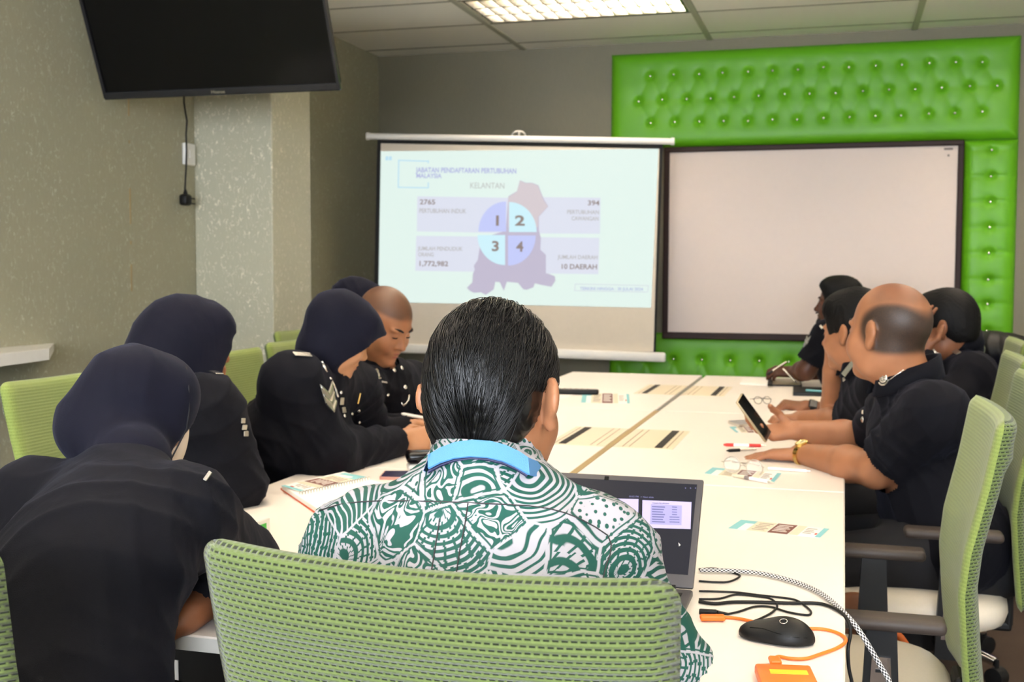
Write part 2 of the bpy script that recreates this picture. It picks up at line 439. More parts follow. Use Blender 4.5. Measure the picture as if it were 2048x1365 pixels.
def braided():
    t = NT('braided_cord'); uv = t.uv(); s = t.n('ShaderNodeSeparateXYZ'); t.link(uv, s.inputs[0])
    a = t.math('FRACT', t.math('ADD', t.math('DIVIDE', s.outputs[1], 0.0080), t.math('MULTIPLY', t.math('FLOOR', t.math('MULTIPLY', s.outputs[0], 10.0)), 0.5)))
    f = t.step(t.math('ABSOLUTE', t.math('SUBTRACT', a, 0.5)), 0.2, 0.3)
    t.set(color=t.mix(f, rgb(16, 16, 18), rgb(225, 222, 220)), rough=0.7)
braided()
def tube_lamp():
    t = NT('lamp_glow'); t.set(color=(0.8, 0.8, 0.75, 1), emit=LAMP_COLOR+(1,), estr=LAMP_STRENGTH)
    t = NT('window_glow'); t.set(color=(0.5, 0.5, 0.5, 1), emit=(0.84, 0.90, 1.0, 1), estr=WINDOW_STRENGTH)
tube_lamp()
plain('louvre_white', rgb(225, 218, 196), 0.4)
plain('louvre_mirror', (0.42, 0.41, 0.37, 1), 0.2, 0.9)

# ================================================================== the room
XL, YB, ZC = -3.077, 7.45, 2.75          # left wall, back wall, ceiling
XR, YN = 2.6, -2.6
struct(MB().box(((XL+XR)/2, (YB+YN)/2, -0.05), (XR-XL+0.4, YB-YN+0.4, 0.1)).build('floor', 'carpet'))
struct(MB().box(((XL+XR)/2, YB+0.06, ZC/2), (XR-XL+0.4, 0.12, ZC)).build('wall_back', 'wallpaper_back'))
struct(MB().box((XL-0.06, (YB+YN)/2, ZC/2), (0.12, YB-YN, ZC)).build('wall_left', 'wallpaper_left'))
struct(MB().box((XR+0.06, (YB+YN)/2, ZC/2), (0.12, YB-YN, ZC)).build('wall_right', 'paint_white'))
w = MB(); wx0, wx1, wz0, wz1 = -2.2, 1.6, 0.95, 2.35            # near wall, behind the photographer, with a wide window
w.box(((XL+wx0)/2, YN-0.06, ZC/2), (wx0-XL, 0.12, ZC)); w.box(((XR+wx1)/2, YN-0.06, ZC/2), (XR-wx1, 0.12, ZC))
w.box(((wx0+wx1)/2, YN-0.06, wz0/2), (wx1-wx0, 0.12, wz0)); w.box(((wx0+wx1)/2, YN-0.06, (wz1+ZC)/2), (wx1-wx0, 0.12, ZC-wz1))
struct(w.build('wall_near', 'paint_white'))
wf = MB()
for x in np.linspace(wx0, wx1, 4): wf.box((x, YN-0.05, (wz0+wz1)/2), (0.05, 0.08, wz1-wz0))
for z in (wz0+0.02, wz1-0.02): wf.box(((wx0+wx1)/2, YN-0.05, z), (wx1-wx0, 0.08, 0.05))
win = struct(wf.build('window_1', 'white_plastic'))
MB().box(((wx0+wx1)/2, YN-0.07, (wz0+wz1)/2), (wx1-wx0-0.02, 0.02, wz1-wz0-0.02)).build('pane', 'window_glow', win)
# square column on the left wall
struct(MB().box(((XL-2.654)/2, 5.30, ZC/2), (-2.654-XL, 0.42, ZC), 0.006).build('wall_column', 'wallpaper_column'))
MBs = MB().box((XL+0.006, (YB+YN)/2, 0.05), (0.012, YB-YN, 0.1)); struct(MBs.build('baseboard_left', 'board_frame'))
struct(MB().box(((XL+XR)/2, YB-0.006, 0.05), (XR-XL, 0.012, 0.1)).build('baseboard_back', 'board_frame'))
# wallpaper seam with torn spots on the left wall
cr = MB()
for z0, z1 in ((1.98, 2.06), (1.86, 1.872), (1.50, 1.66), (1.41, 1.425), (1.20, 1.32)):
    cr.box((XL+0.001, 4.55, (z0+z1)/2), (0.003, 0.006, z1-z0))
struct(cr.build('trim_1', 'gap_brown'))

# ceiling: slab with openings for the lamps, tiles' bars and seams
XB = [-2.05+1.214*k for k in range(-1, 5)]; YSM = [7.24-0.6*k for k in range(0, 17)]
LAMPS = [(1, 1), (1, 5), (1, 9), (3, 5), (3, 9), (3, 1), (1, 13), (3, 13), (1, 3), (3, 3), (1, 7), (3, 7), (1, 11), (3, 11)]   # (bay in X, row) of the 1.2 x 0.6 lamp openings; the last six are unseen extras added to spread the light
def bay(i, j): return XB[i], XB[i]+1.214, YSM[j+1], YSM[j]
opening = {(i, j) for i, j in LAMPS}
ce = MB()
xs = [XL-0.1]+XB[1:]+[XR+0.1]; ys = [YN-0.1]+YSM[::-1][1:]+[YB+0.1]
cells = []
for a in range(len(xs)-1):
    for b in range(len(ys)-1):
        x0, x1, y0, y1 = xs[a], xs[a+1], ys[b], ys[b+1]
        hit = any(abs(bay(i, j)[0]-x0) < 0.02 and abs(bay(i, j)[2]-y0) < 0.02 for i, j in LAMPS)
        if not hit: cells.append((x0, x1, y0, y1))
for x0, x1, y0, y1 in cells: ce.box(((x0+x1)/2, (y0+y1)/2, ZC+0.02), (x1-x0, y1-y0, 0.04))
struct(ce.build('ceiling', 'ceiling_tile'))
struct(MB().box(((XL+XR)/2, (YB+YN)/2, ZC+0.30), (XR-XL+0.4, YB-YN+0.4, 0.05)).build('ceiling_void', 'ceiling_gap'))
gb = MB()
for x in XB[1:]: gb.box((x, (YB+YN)/2, ZC-0.002), (0.034, YB-YN, 0.012))
struct(gb.build('trim_2', 'ceiling_bar'))
gs = MB()
for y in YSM: gs.box(((XL+XR)/2, y, ZC+0.001), (XR-XL, 0.014, 0.006))
struct(gs.build('trim_3', 'ceiling_gap'))
lamp_labels = ['louvred ceiling light near the green padded panel', 'louvred ceiling light over the middle of the table', 'louvred ceiling light over the front of the table',
               'louvred ceiling light over the right hand chairs', 'louvred ceiling light right of the photographer', 'louvred ceiling light at the right end of the back wall',
               'louvred ceiling light behind the photographer on the left', 'louvred ceiling light behind the photographer on the right', 'added unseen louvred light above the far desks on the left', 'added unseen louvred light above the far right chair',
               'added unseen louvred light between the table middle and front', 'added unseen louvred light above the balding person', 'added unseen louvred light just behind the photographer on the left', 'added unseen louvred light just behind the photographer on the right']
for n_, (i, j) in enumerate(LAMPS):
    x0, x1, y0, y1 = bay(i, j); x0 += 0.02; x1 -= 0.02; y0 += 0.012; y1 -= 0.012
    cx, cy = (x0+x1)/2, (y0+y1)/2
    L = thing('ceiling_light', lamp_labels[n_], 'ceiling light', (cx, cy, ZC), 0, 'louvred ceiling lights')
    tr = MB(); h = 0.11
    tr.box((cx, y0+0.004, ZC+h/2), (x1-x0, 0.008, h)); tr.box((cx, y1-0.004, ZC+h/2), (x1-x0, 0.008, h))
    tr.box((x0+0.004, cy, ZC+h/2), (0.008, y1-y0, h)); tr.box((x1-0.004, cy, ZC+h/2), (0.008, y1-y0, h))
    tr.box((cx, cy, ZC+h+0.004), (x1-x0, y1-y0, 0.008)); tr.build('housing', 'louvre_white', L)
    for k in range(3):
        y = y0+(y1-y0)*(k+0.5)/3
        MB().tube([(x0+0.03, y, ZC+0.085), (x1-0.03, y, ZC+0.085)], 0.016, 10).build('lamp_tube', 'lamp_glow', L, True)
    lv = MB(); t2 = 0.055
    for k in range(4):
        y = y0+0.01+(y1-y0-0.02)*k/3
        lv.box((cx, y, ZC+t2/2), (x1-x0-0.02, 0.022, t2))
    for k in range(15):
        x = x0+0.02+(x1-x0-0.04)*k/14
        lv.add([(x-0.012, y0+.01, ZC+t2), (x+0.012, y0+.01, ZC+t2), (x+0.004, y0+.01, ZC), (x-0.004, y0+.01, ZC),
                (x-0.012, y1-.01, ZC+t2), (x+0.012, y1-.01, ZC+t2), (x+0.004, y1-.01, ZC), (x-0.004, y1-.01, ZC)],
               [(0, 1, 2, 3), (7, 6, 5, 4), (0, 4, 5, 1), (1, 5, 6, 2), (2, 6, 7, 3), (3, 7, 4, 0)])
    lv.build('louvre', 'louvre_mirror', L)

# ================================================================== back wall furniture
YF = YB-0.05
def tufted(x0, x1, z0, z1, btn, name, parent, res=0.012, lines=()):
    """padded vinyl: heights from button dimples and pleats"""
    nx = max(4, int((x1-x0)/res)); nz = max(4, int((z1-z0)/res))
    X, Z = np.meshgrid(np.linspace(x0, x1, nx), np.linspace(z0, z1, nz), indexing='ij')
    h = 0.045*(1-np.exp(-np.minimum.reduce([X-x0, x1-X, Z-z0, z1-Z])/0.022))
    for bx, bz in btn:
        r2 = (X-bx)**2+(Z-bz)**2; h -= 0.022*np.exp(-r2/0.020**2)+0.006*np.exp(-r2/0.06**2)
    for (ax, az), (cx_, cz_), dep in lines:
        d = np.array([cx_-ax, cz_-az]); L2 = d@d
        tt = np.clip(((X-ax)*d[0]+(Z-az)*d[1])/L2, 0, 1); dist = np.hypot(X-ax-tt*d[0], Z-az-tt*d[1]); h -= dep*np.exp(-dist/0.012)
    Y = YB-0.012-np.maximum(h, 0.001)
    V = np.stack([X, Y, Z], -1).reshape(-1, 3); idx = np.arange(nx*nz).reshape(nx, nz)
    F = np.stack([idx[:-1, :-1], idx[1:, :-1], idx[1:, 1:], idx[:-1, 1:]], -1).reshape(-1, 4)
    nb = len(V); back = V.copy(); back[:, 1] = YB-0.002
    ring = np.concatenate([idx[:, 0], idx[-1, 1:], idx[-2::-1, -1], idx[0, -2:0:-1]])
    q = np.array([(ring[k], ring[k]+nb, ring[(k+1) % len(ring)]+nb, ring[(k+1) % len(ring)]) for k in range(len(ring))])
    V = np.concatenate([V, back]); F = np.concatenate([F, q])
    p = mesh_obj(name, V, F, 'green_vinyl', parent, True)
    for bx, bz in btn:
        MB().lathe([(0.001, 0), (0.008, 0.001), (0.009, 0.005), (0.006, 0.008), (0.001, 0.009)], (0, 0, 0), 10,
                   Matrix.Translation((bx, YB-0.030, bz)) @ Matrix.Rotation(math.pi/2, 4, 'X')).build('button', 'silver', p, True)
    return p
PX0, PX1, PZ0, PZ1 = -1.46, 0.97, 2.08, 2.68
upper = thing('padded_panel', 'bright green tufted vinyl wall panel with silver buttons across the top of the back wall', 'wall panel', (-0.24, YB, 2.08))
b_top = [tuple(ony(x, y, YB-0.04)[[0, 2]]) for x, y in ((1300, 152), (1347, 149), (1398, 148), (1445, 145), (1496, 143), (1545, 141), (1596, 139), (1647, 134), (1698, 134), (1752, 131), (1804, 129), (1859, 126), (1912, 124), (1965, 124))]
b_mid = [tuple(ony(x, y, YB-0.04)[[0, 2]]) for x, y in ((1277, 203), (1324, 199), (1373, 198), (1421, 197), (1468, 194), (1517, 191), (1569, 188), (1619, 187), (1671, 186), (1726, 182), (1778, 179), (1831, 178), (1884, 175), (1940, 172), (1995, 171))]
b_bot = [tuple(ony(x, y, YB-0.04)[[0, 2]]) for x, y in ((1301, 246), (1349, 244), (1398, 243), (1447, 242), (1496, 242), (1545, 239), (1594, 239), (1647, 236), (1699, 234), (1751, 232), (1802, 231), (1858, 227), (1910, 226), (1965, 223))]
ln_ = []
for k, b in enumerate(b_mid):
    for row in (b_top, b_bot):
        for o in (k-1, k):
            if 0 <= o < len(row): ln_.append((b, row[o], 0.004))
ln_ += [(b_mid[k], b_mid[k+1], 0.003) for k in range(0, 14, 1) if k in (0, 1, 2, 3, 12, 13)]
tufted(PX0, PX1, PZ0, PZ1, b_top+b_mid+b_bot, 'padding', upper, 0.011, ln_)
side = thing('padded_panel', 'narrow upright green tufted vinyl panel right of the whiteboard', 'wall panel', (0.82, YB, 0.2))
bz = [ony(1987, y, YB-0.04)[2] for y in (300, 353, 404, 455, 507, 560, 609, 663)]; bz += [bz[-1]-0.17*k for k in (1, 2)]
sb = [(0.825, z) for z in bz]
tufted(0.672, 0.972, 0.2, 2.078, sb, 'padding', side, 0.012, [((0.672, z), (0.972, z), 0.008) for z in bz])
lower = thing('padded_panel', 'low green tufted vinyl panel under the whiteboard', 'wall panel', (-0.4, YB, 0.2))
lb = [(-1.40+0.18*k, ony(1390, 720, YB-0.04)[2]) for k in range(12)]
lb2 = [(-1.31+0.18*k, lb[0][1]-0.25) for k in range(11)]
ln2 = []
for k, b in enumerate(lb2): ln2 += [(b, lb[k], 0.007), (b, lb[k+1], 0.007)]
tufted(PX0, 0.668, 0.2, 0.90, lb+lb2, 'padding', lower, 0.012, ln2)
# whiteboard
wb = thing('whiteboard', 'large whiteboard in a dark brown frame on the back wall', 'whiteboard', (-0.22, YB-0.07, 0.866))
WX0, WX1, WZ0, WZ1 = -1.105, 0.668, 0.866, 2.076
MB().box(((WX0+WX1)/2, YB-0.068, (WZ0+WZ1)/2), (WX1-WX0-0.03, 0.02, WZ1-WZ0-0.03)).build('board', 'whiteboard', wb)
fr = MB()
for x in (WX0+0.017, WX1-0.017): fr.box((x, YB-0.075, (WZ0+WZ1)/2), (0.034, 0.04, WZ1-WZ0), 0.006)
for z, hh in ((WZ0+0.022, 0.044), (WZ1-0.017, 0.034)): fr.box(((WX0+WX1)/2, YB-0.076, z), (WX1-WX0, 0.042, hh), 0.006)
fr.build('frame', 'board_frame', wb)
q = ony(1897, 298, YB-0.08); MB().box((q[0], YB-0.079, q[2]), (0.05, 0.002, 0.012)).build('sticker', 'ink_grey', wb); q = ony(1897, 311, YB-0.08); MB().box((q[0], YB-0.079, q[2]), (0.012, 0.002, 0.012)).build('sticker', 'ink_grey', wb)

# ================================================================== projection screen on its tripod
SC_C = np.array([-1.905, 6.75, 1.447]); SYAW, SROLL = 0.179, 0.025
sex = np.array([math.cos(SYAW), math.sin(SYAW), 0]); sez0 = np.array([0, 0, 1.0]); sey = np.array([-math.sin(SYAW), math.cos(SYAW), 0])
SA = math.cos(SROLL)*sex-math.sin(SROLL)*sez0; SB = math.sin(SROLL)*sex+math.cos(SROLL)*sez0
def sp(u, v, n=0.0): return SC_C+SA*u+SB*v-sey*n          # n toward the room
def spx(px, py, n=0.0):
    """photo pixel -> point on the screen cloth"""
    d = ray(px, py); t = ((SC_C-sey*n-CAMP)@sey)/(d@sey); return CAMP+d*t
SH = 1.265
scr = thing('projection_screen', 'white tripod projector screen with black borders showing a slide of a map', 'projection screen', (SC_C[0], SC_C[1], 0))
MB().obox(sp(0, 0), SA, SB, (1.72, SH, 0.004)).build('border', 'screen_black', scr)
fabric_pts = [spx(762, 287), spx(1319, 298), spx(1307, 704), spx(757, 690)]
def quad(pts, name, mat, parent, n=0.0):
    P = [np.asarray(p)-sey*n for p in pts]; V = P+[p+sey*0.001 for p in P]
    k = len(P); F = [tuple(range(k-1, -1, -1)), tuple(range(k, 2*k))]+[(i, (i+1) % k, k+(i+1) % k, k+i) for i in range(k)]
    return mesh_obj(name, np.array(V), F, mat, parent)
quad(fabric_pts, 'cloth', 'screen_white', scr, 0.004)
MB().tube([sp(-0.911, SH/2+0.005, 0.005), sp(0.911, SH/2+0.005, 0.005)], 0.019, 16).build('top_bar', 'white_plastic', scr, 40)
c_ = MB()
for s_ in (-1, 1): c_.tube([sp(s_*0.905, SH/2+0.005, 0.005), sp(s_*0.925, SH/2+0.005, 0.005)], 0.023, 16)
c_.build('end_cap', 'white_plastic', scr, 40)
MB().obox(sp(0, -SH/2-0.01, 0.01), SA, SB, (1.84, 0.056, 0.06), 0.012).build('case', 'white_plastic', scr, 40)
hk = MB().tube([sp(0.0, SH/2+0.01, 0.0), sp(0.0, SH/2+0.05, -0.01)], 0.014, 10)
hk.tube([sp(0.04*math.cos(a), SH/2+0.024+0.028*math.sin(a), 0.0) for a in np.linspace(0, math.pi, 9)], 0.006, 8); hk.build('hook', 'brushed_steel', scr, 40)
pole = sp(0, 0, -0.04)
MB().tube([(pole[0], pole[1], 0.12), (pole[0], pole[1], 2.10)], 0.014, 12).build('pole', 'brushed_steel', scr, 40)
for k in range(3):
    a = SYAW+math.radians(90+120*k); fx, fy = pole[0]+0.38*math.cos(a), pole[1]+0.38*math.sin(a)
    MB().tube([(pole[0], pole[1], 0.55), (fx, fy, 0.02)], 0.010, 8).build('leg', 'brushed_steel', scr, 40)
# the slide thrown on the cloth
slide_white = glow('slide_light', (0.77, 0.91, 0.85, 1), 0.31, base=(0.03, 0.03, 0.03, 1))
def gl(name, r, g, b, s=0.315): glow(name, rgb(r, g, b), s, base=(0.02, 0.02, 0.02, 1))
gl('slide_panel', 222, 226, 240); gl('slide_map', 194, 187, 208); gl('slide_map_top', 214, 203, 208); gl('slide_blue', 196, 204, 250); gl('slide_cyan', 206, 242, 252)
gl('slide_ink', 146, 130, 124); gl('slide_title', 180, 184, 226); gl('slide_bracket', 190, 226, 244); gl('slide_faint', 188, 186, 186); gl('slide_border', 210, 212, 226)
quad([spx(762, 303), spx(1317, 298), spx(1302, 616), spx(757, 604)], 'slide', 'slide_light', scr, 0.006)
def sq(pts, name, mat, n): return quad([spx(x, y) for x, y in pts], name, mat, scr, n)
sq([(835, 393), (1018, 396), (1018, 467), (834, 463)], 'slide_box', 'slide_panel', 0.0075)
sq([(1022, 394), (1201, 396), (1200, 468), (1022, 467)], 'slide_box', 'slide_panel', 0.0075)
sq([(833, 472), (1016, 474), (1015, 545), (831, 542)], 'slide_box', 'slide_panel', 0.0075)
sq([(1018, 474), (1199, 476), (1197, 549), (1016, 546)], 'slide_box', 'slide_panel', 0.0075)
mp = [(1017, 393), (1034, 383), (1040, 361), (1052, 366), (1064, 366), (1077, 371), (1083, 387), (1089, 401), (1097, 413), (1078, 434), (1078, 461), (1082, 476), (1081, 500), (1092, 510), (1092, 547), (1098, 548), (1110, 553), (1111, 562), (1103, 574), (1082, 570), (1070, 567), (1067, 575), (1054, 580), (1047, 579), (1036, 566), (1014, 564), (1008, 582), (1000, 565), (991, 564), (988, 579), (972, 590), (962, 585), (948, 586), (940, 582), (934, 576), (945, 565), (946, 548), (950, 540), (948, 532), (956, 520), (960, 494), (985, 470), (1012, 462)]
sq(mp, 'slide_map', 'slide_map', 0.009)
sq([(1017, 395), (1034, 384), (1040, 362), (1052, 367), (1064, 367), (1076, 372), (1082, 388), (1088, 402), (1096, 413), (1077, 434), (1076, 455), (1017, 455)], 'slide_map', 'slide_map_top', 0.0098)
ccx, ccy = 1014.5, 468.5; rx, ry = 55, 60
def sector(a0, a1, ox, oy, mat):
    pts = [(ccx+ox, ccy+oy)]+[(ccx+ox+rx*math.cos(a), ccy+oy-ry*math.sin(a)) for a in np.linspace(a0, a1, 17)]
    sq(pts[::-1], 'slide_sector', mat, 0.011)
h_ = math.pi/2
sector(h_, 2*h_, -2, -5, 'slide_blue'); sector(0, h_, 4, -4, 'slide_cyan'); sector(2*h_, 3*h_, -4, 2, 'slide_cyan'); sector(3*h_, 4*h_, 2, 3, 'slide_blue')
def slide_text(s, x0, x1, y, mat, n=0.013, bold=0.012, right=False, hpx=None):
    V, F = text_mesh(s, bold)
    p0 = spx(x0, y); p1 = spx(x1, y+(x1-x0)*0.012); ex = p1-p0; L = np.linalg.norm(ex); ex = ex/L
    ez = nrm(SB-ex*(SB@ex)); k = L/max(V[:, 0].max(), 1e-3)
    kz = k if hpx is None else np.linalg.norm(spx(x0, y)-spx(x0, y-hpx))/0.72
    P = [p0+ex*(v[0]*k)+ez*(v[1]*kz)-sey*n for v in V]
    return mesh_obj('slide_text', np.array(P), F, mat, scr)
slide_text('JABATAN PENDAFTARAN PERTUBUHAN', 833, 1033, 345, 'slide_title', bold=0.03, hpx=10)
slide_text('MALAYSIA', 833, 884, 356, 'slide_title', bold=0.03, hpx=9)
slide_text('KELANTAN', 940, 1009, 377, 'slide_faint', bold=0.0, hpx=12)
slide_text('2765', 840, 871, 409, 'slide_ink', bold=0.02, hpx=10)
slide_text('PERTUBUHAN INDUK', 839, 933, 426, 'slide_faint', bold=0.02, hpx=9)
slide_text('394', 1175, 1199, 411, 'slide_ink', bold=0.02, hpx=10)
slide_text('PERTUBUHAN', 1134, 1198, 428, 'slide_faint', bold=0.02, hpx=8)
slide_text('CAWANGAN', 1143, 1197, 441, 'slide_faint', bold=0.02, hpx=8)
slide_text('JUMLAH PENDUDUK', 837, 926, 501, 'slide_faint', bold=0.02, hpx=8)
slide_text('ORANG', 837, 868, 513, 'slide_faint', bold=0.02, hpx=8)
slide_text('1,772,982', 837, 897, 532, 'slide_ink', bold=0.02, hpx=10)
slide_text('JUMLAH DAERAH', 1116, 1195, 518, 'slide_faint', bold=0.02, hpx=8)
slide_text('10 DAERAH', 1121, 1194, 538, 'slide_ink', bold=0.02, hpx=10)
slide_text('TERKINI HINGGA : 30 JULAI 2024', 1160, 1286, 580, 'slide_title', bold=0.02, hpx=6)
slide_text('1', 986, 998, 451, 'slide_ink', bold=0.03, hpx=20); slide_text('2', 1030, 1050, 451, 'slide_ink', bold=0.03, hpx=20)
slide_text('3', 983, 998, 502, 'slide_ink', bold=0.03, hpx=20); slide_text('4', 1033, 1047, 503, 'slide_ink', bold=0.03, hpx=20)
br = []
for a, b in (((798, 321), (857, 323)), ((798, 321), (797, 375)), ((797, 375), (857, 376)), ((857, 321), (857, 327)), ((857, 365), (857, 376))):
    (x0, y0), (x1, y1) = a, b
    if abs(y1-y0) < 4: sq([(x0-1.2, y0-1.2), (x1+1.2, y1-1.2), (x1+1.2, y1+1.2), (x0-1.2, y0+1.2)], 'slide_line', 'slide_bracket', 0.0075)
    else: sq([(x0-1.2, y0), (x0+1.2, y0), (x1+1.2, y1), (x1-1.2, y1)], 'slide_line', 'slide_bracket', 0.0075)
for x in (772, 779): sq([(x, 313), (x+5, 313), (x+5, 321), (x-1, 321)], 'slide_quote_mark', 'slide_bracket', 0.0075)
for a, b in (((1150, 568), (1296, 571)), ((1149, 581), (1295, 584))):
    (x0, y0), (x1, y1) = a, b; sq([(x0, y0), (x1, y1), (x1, y1+1.2), (x0, y0+1.2)], 'slide_line', 'slide_border', 0.0075)
for a, b in (((1150, 568), (1149, 581)), ((1296, 571), (1295, 584))):
    (x0, y0), (x1, y1) = a, b; sq([(x0, y0), (x0+1.2, y0), (x1+1.2, y1), (x1, y1)], 'slide_line', 'slide_border', 0.0075)

# ================================================================== television, its cable, socket, wall shelf
tvc = np.array([-2.475, 4.30, 2.02]); TILT = math.radians(23)
tex = np.array([1.0, 0.012, 0]); tex = nrm(tex); tez = np.array([0, -math.sin(TILT), math.cos(TILT)]); tey = np.cross(tez, tex)
TW, TH = 1.075, 0.62
def tv(u, v, n): return tvc+tex*u+tez*v-tey*n
tvt = thing('television', 'black flat television tilted down high on the left wall', 'television', tvc)
MB().obox(tv(0, TH/2, -0.025), tex, tez, (TW-0.02, TH-0.02, 0.04), 0.01).build('back_shell', 'black_plastic', tvt)
MB().obox(tv(0, TH/2+0.008, 0.001), tex, tez, (TW-0.03, TH-0.03, 0.006)).build('display', 'black_gloss', tvt)
fb = MB()
fb.obox(tv(0, 0.010, 0.004), tex, tez, (TW, 0.032, 0.02), 0.006); fb.obox(tv(0, TH-0.006, 0.004), tex, tez, (TW, 0.014, 0.02), 0.004)
for s_ in (-1, 1): fb.obox(tv(s_*(TW/2-0.007), TH/2, 0.004), tex, tez, (0.014, TH, 0.02), 0.004)
plain('tv_frame', rgb(34, 34, 36), 0.18)
fb.build('bezel', 'tv_frame', tvt)
V, F = text_mesh('Hisense', 0.01); k = 0.062/V[:, 0].max()
mesh_obj('lettering', np.array([tv(-0.031+v[0]*k, 0.004+v[1]*k, 0.0147) for v in V]), F, 'silver', tvt)
ar = MB(); ar.obox((-2.75, 5.07, 2.33), (1, 0, 0), (0, 0, 1), (0.18, 0.30, 0.03), 0.004); ar.tube([(-2.75, 5.06, 2.33), (-2.55, 4.72, 2.33), tv(-0.05, 0.31, -0.04)], 0.022, 10)
ar.obox(tv(-0.05, 0.31, -0.055), tex, tez, (0.30, 0.28, 0.02), 0.003); ar.build('wall_bracket', 'black_plastic', tvt)
cbl = thing('power_cable', 'loose black power cable hanging under the television', 'cable', onx(371, 300, -3.03))
cb = [onx(x, y, -3.03+dx) for x, y, dx in ((368, 180, 0.03), (368, 205, 0.02), (371, 225, 0.0), (374, 242, 0.0), (372, 270, 0.0), (373, 300, 0), (372, 340, 0), (370, 378, 0.0), (369, 390, 0.0))]
MB().tube(cb, 0.0045, 8).build('cord', 'black_plastic', cbl, True)
pq = onx(371, 400, -3.03)
pl = MB().box(pq, (0.045, 0.055, 0.055), 0.014, 3); pl.tube([pq+[0, 0, 0.02], pq+[0, 0, 0.05]], [0.014, 0.006], 10)
pl.build('plug', 'black_plastic', cbl, 40)
pn = MB()
for dz in (-0.012, 0.012): pn.box(pq+[0.012, 0.042, dz-0.004], (0.006, 0.04, 0.006))
pn.build('plug_pin', 'black_plastic', cbl)
so = thing('wall_socket', 'white switch plate on the left wall beside the column', 'switch', (XL, 5.02, 1.78))
z0 = onx(377, 309, XL+0.01)
MB().box((XL+0.012, z0[1], z0[2]), (0.022, 0.09, 0.105), 0.006).build('plate', 'white_plastic', so)
MB().box((XL+0.025, z0[1], z0[2]), (0.006, 0.03, 0.04), 0.002).build('switch', 'white_plastic', so)
tag(MB().add([(-3.077, 2.6, 1.004), (-2.75, 2.6, 1.004), (-2.83, 3.66, 1.004), (-3.077, 4.01, 0.998), (-3.077, 2.6, 0.955), (-2.75, 2.6, 0.955), (-2.83, 3.66, 0.962), (-3.077, 4.01, 0.968)],
             [(0, 1, 2, 3), (7, 6, 5, 4), (0, 4, 5, 1), (1, 5, 6, 2), (2, 6, 7, 3), (3, 7, 4, 0)]).build('wall_shelf', 'white_plastic'),
    'white slab shelf jutting out from the left wall', 'shelf')

# ================================================================== meeting table: six desks pushed together
ZT = 0.74
XA0, XA1, XB0, XB1 = -1.43, -0.719, -0.699, 0.012
def desk(x0, x1, y0, y1, slot, label):
    t = thing('desk', label, 'table', ((x0+x1)/2, (y0+y1)/2, 0), 0, 'white desks of the meeting table')
    MB().box(((x0+x1)/2, (y0+y1)/2, ZT-0.0125), (x1-x0, y1-y0, 0.025), 0.002, 1).build('tabletop', 'table_white', t)
    eb = MB()
    for y in (y0, y1): eb.box(((x0+x1)/2, y+(0.0006 if y == y0 else -0.0006), ZT-0.0135), (x1-x0-0.006, 0.003, 0.0215))
    for x in (x0, x1): eb.box((x+(0.0006 if x == x0 else -0.0006), (y0+y1)/2, ZT-0.0135), (0.003, y1-y0-0.006, 0.0215))
    eb.build('edge_band', 'table_edge', t)
    MB().box(((x0+x1)/2, (y0+y1)/2, ZT-0.045), (x1-x0-0.16, y1-y0-0.2, 0.03)).build('frame', 'brushed_steel', t)
    for sx in (-1, 1):
        for sy in (-1, 1):
            xa = (x0+x1)/2+sx*((x1-x0)/2-0.11); ya = (y0+y1)/2+sy*((y1-y0)/2-0.09)
            MB().tube([(xa, ya, ZT-0.03), (xa+sx*0.07, ya+sy*0.0, 0.0)], 0.022, 12).build('leg', 'chrome', t, 40)
    if slot:
        s, = slot; cx = s; yc = (y0+y1)/2; m = -1 if x0 > -0.71 else 1      # brush strip on the outer side
        pl = MB().box((cx, yc, ZT+0.0006), (0.19, 0.43, 0.0016)).build('access_flap', 'slot_panel', t)
        MB().box((cx-m*0.048, yc, ZT+0.0022), (0.024, 0.40, 0.002)).build('brush_strip', 'brush_black', pl)
        l = MB()
        for dx in (0.045, 0.066, -0.075): l.box((cx+m*dx, yc, ZT+0.0016), (0.0028, 0.40, 0.001))
        l.build('groove', 'slot_line', pl)
    return t
ROWS = [(4.61, 6.235), (3.035, 4.602), (1.545, 3.027)]
names = [('white desk at the far left end of the meeting table, by the projector screen', 'white desk at the far right end of the meeting table, by the whiteboard'),
         ('white desk in the middle of the left side of the meeting table', 'white desk in the middle of the right side, under the hand holding a phone'),
         ('white desk at the near left corner, under the spiral notebook and white box', 'white desk at the near right corner, under the laptop and mouse')]
for r, (y0, y1) in enumerate(ROWS):
    desk(XA0, XA1, y0, y1, (-0.815,) if r < 2 else None, names[r][0])
    desk(XB0, XB1, y0, y1, (-0.60,) if r < 2 else None, names[r][1])
sg = MB().box((-0.709, (1.545+4.602)/2, ZT-0.0035), (0.0195, 4.602-1.545, 0.008))
tag(sg.build('joint_strip', 'gap_brown'), 'long brown joint strip between the two rows of white desks', 'strip')

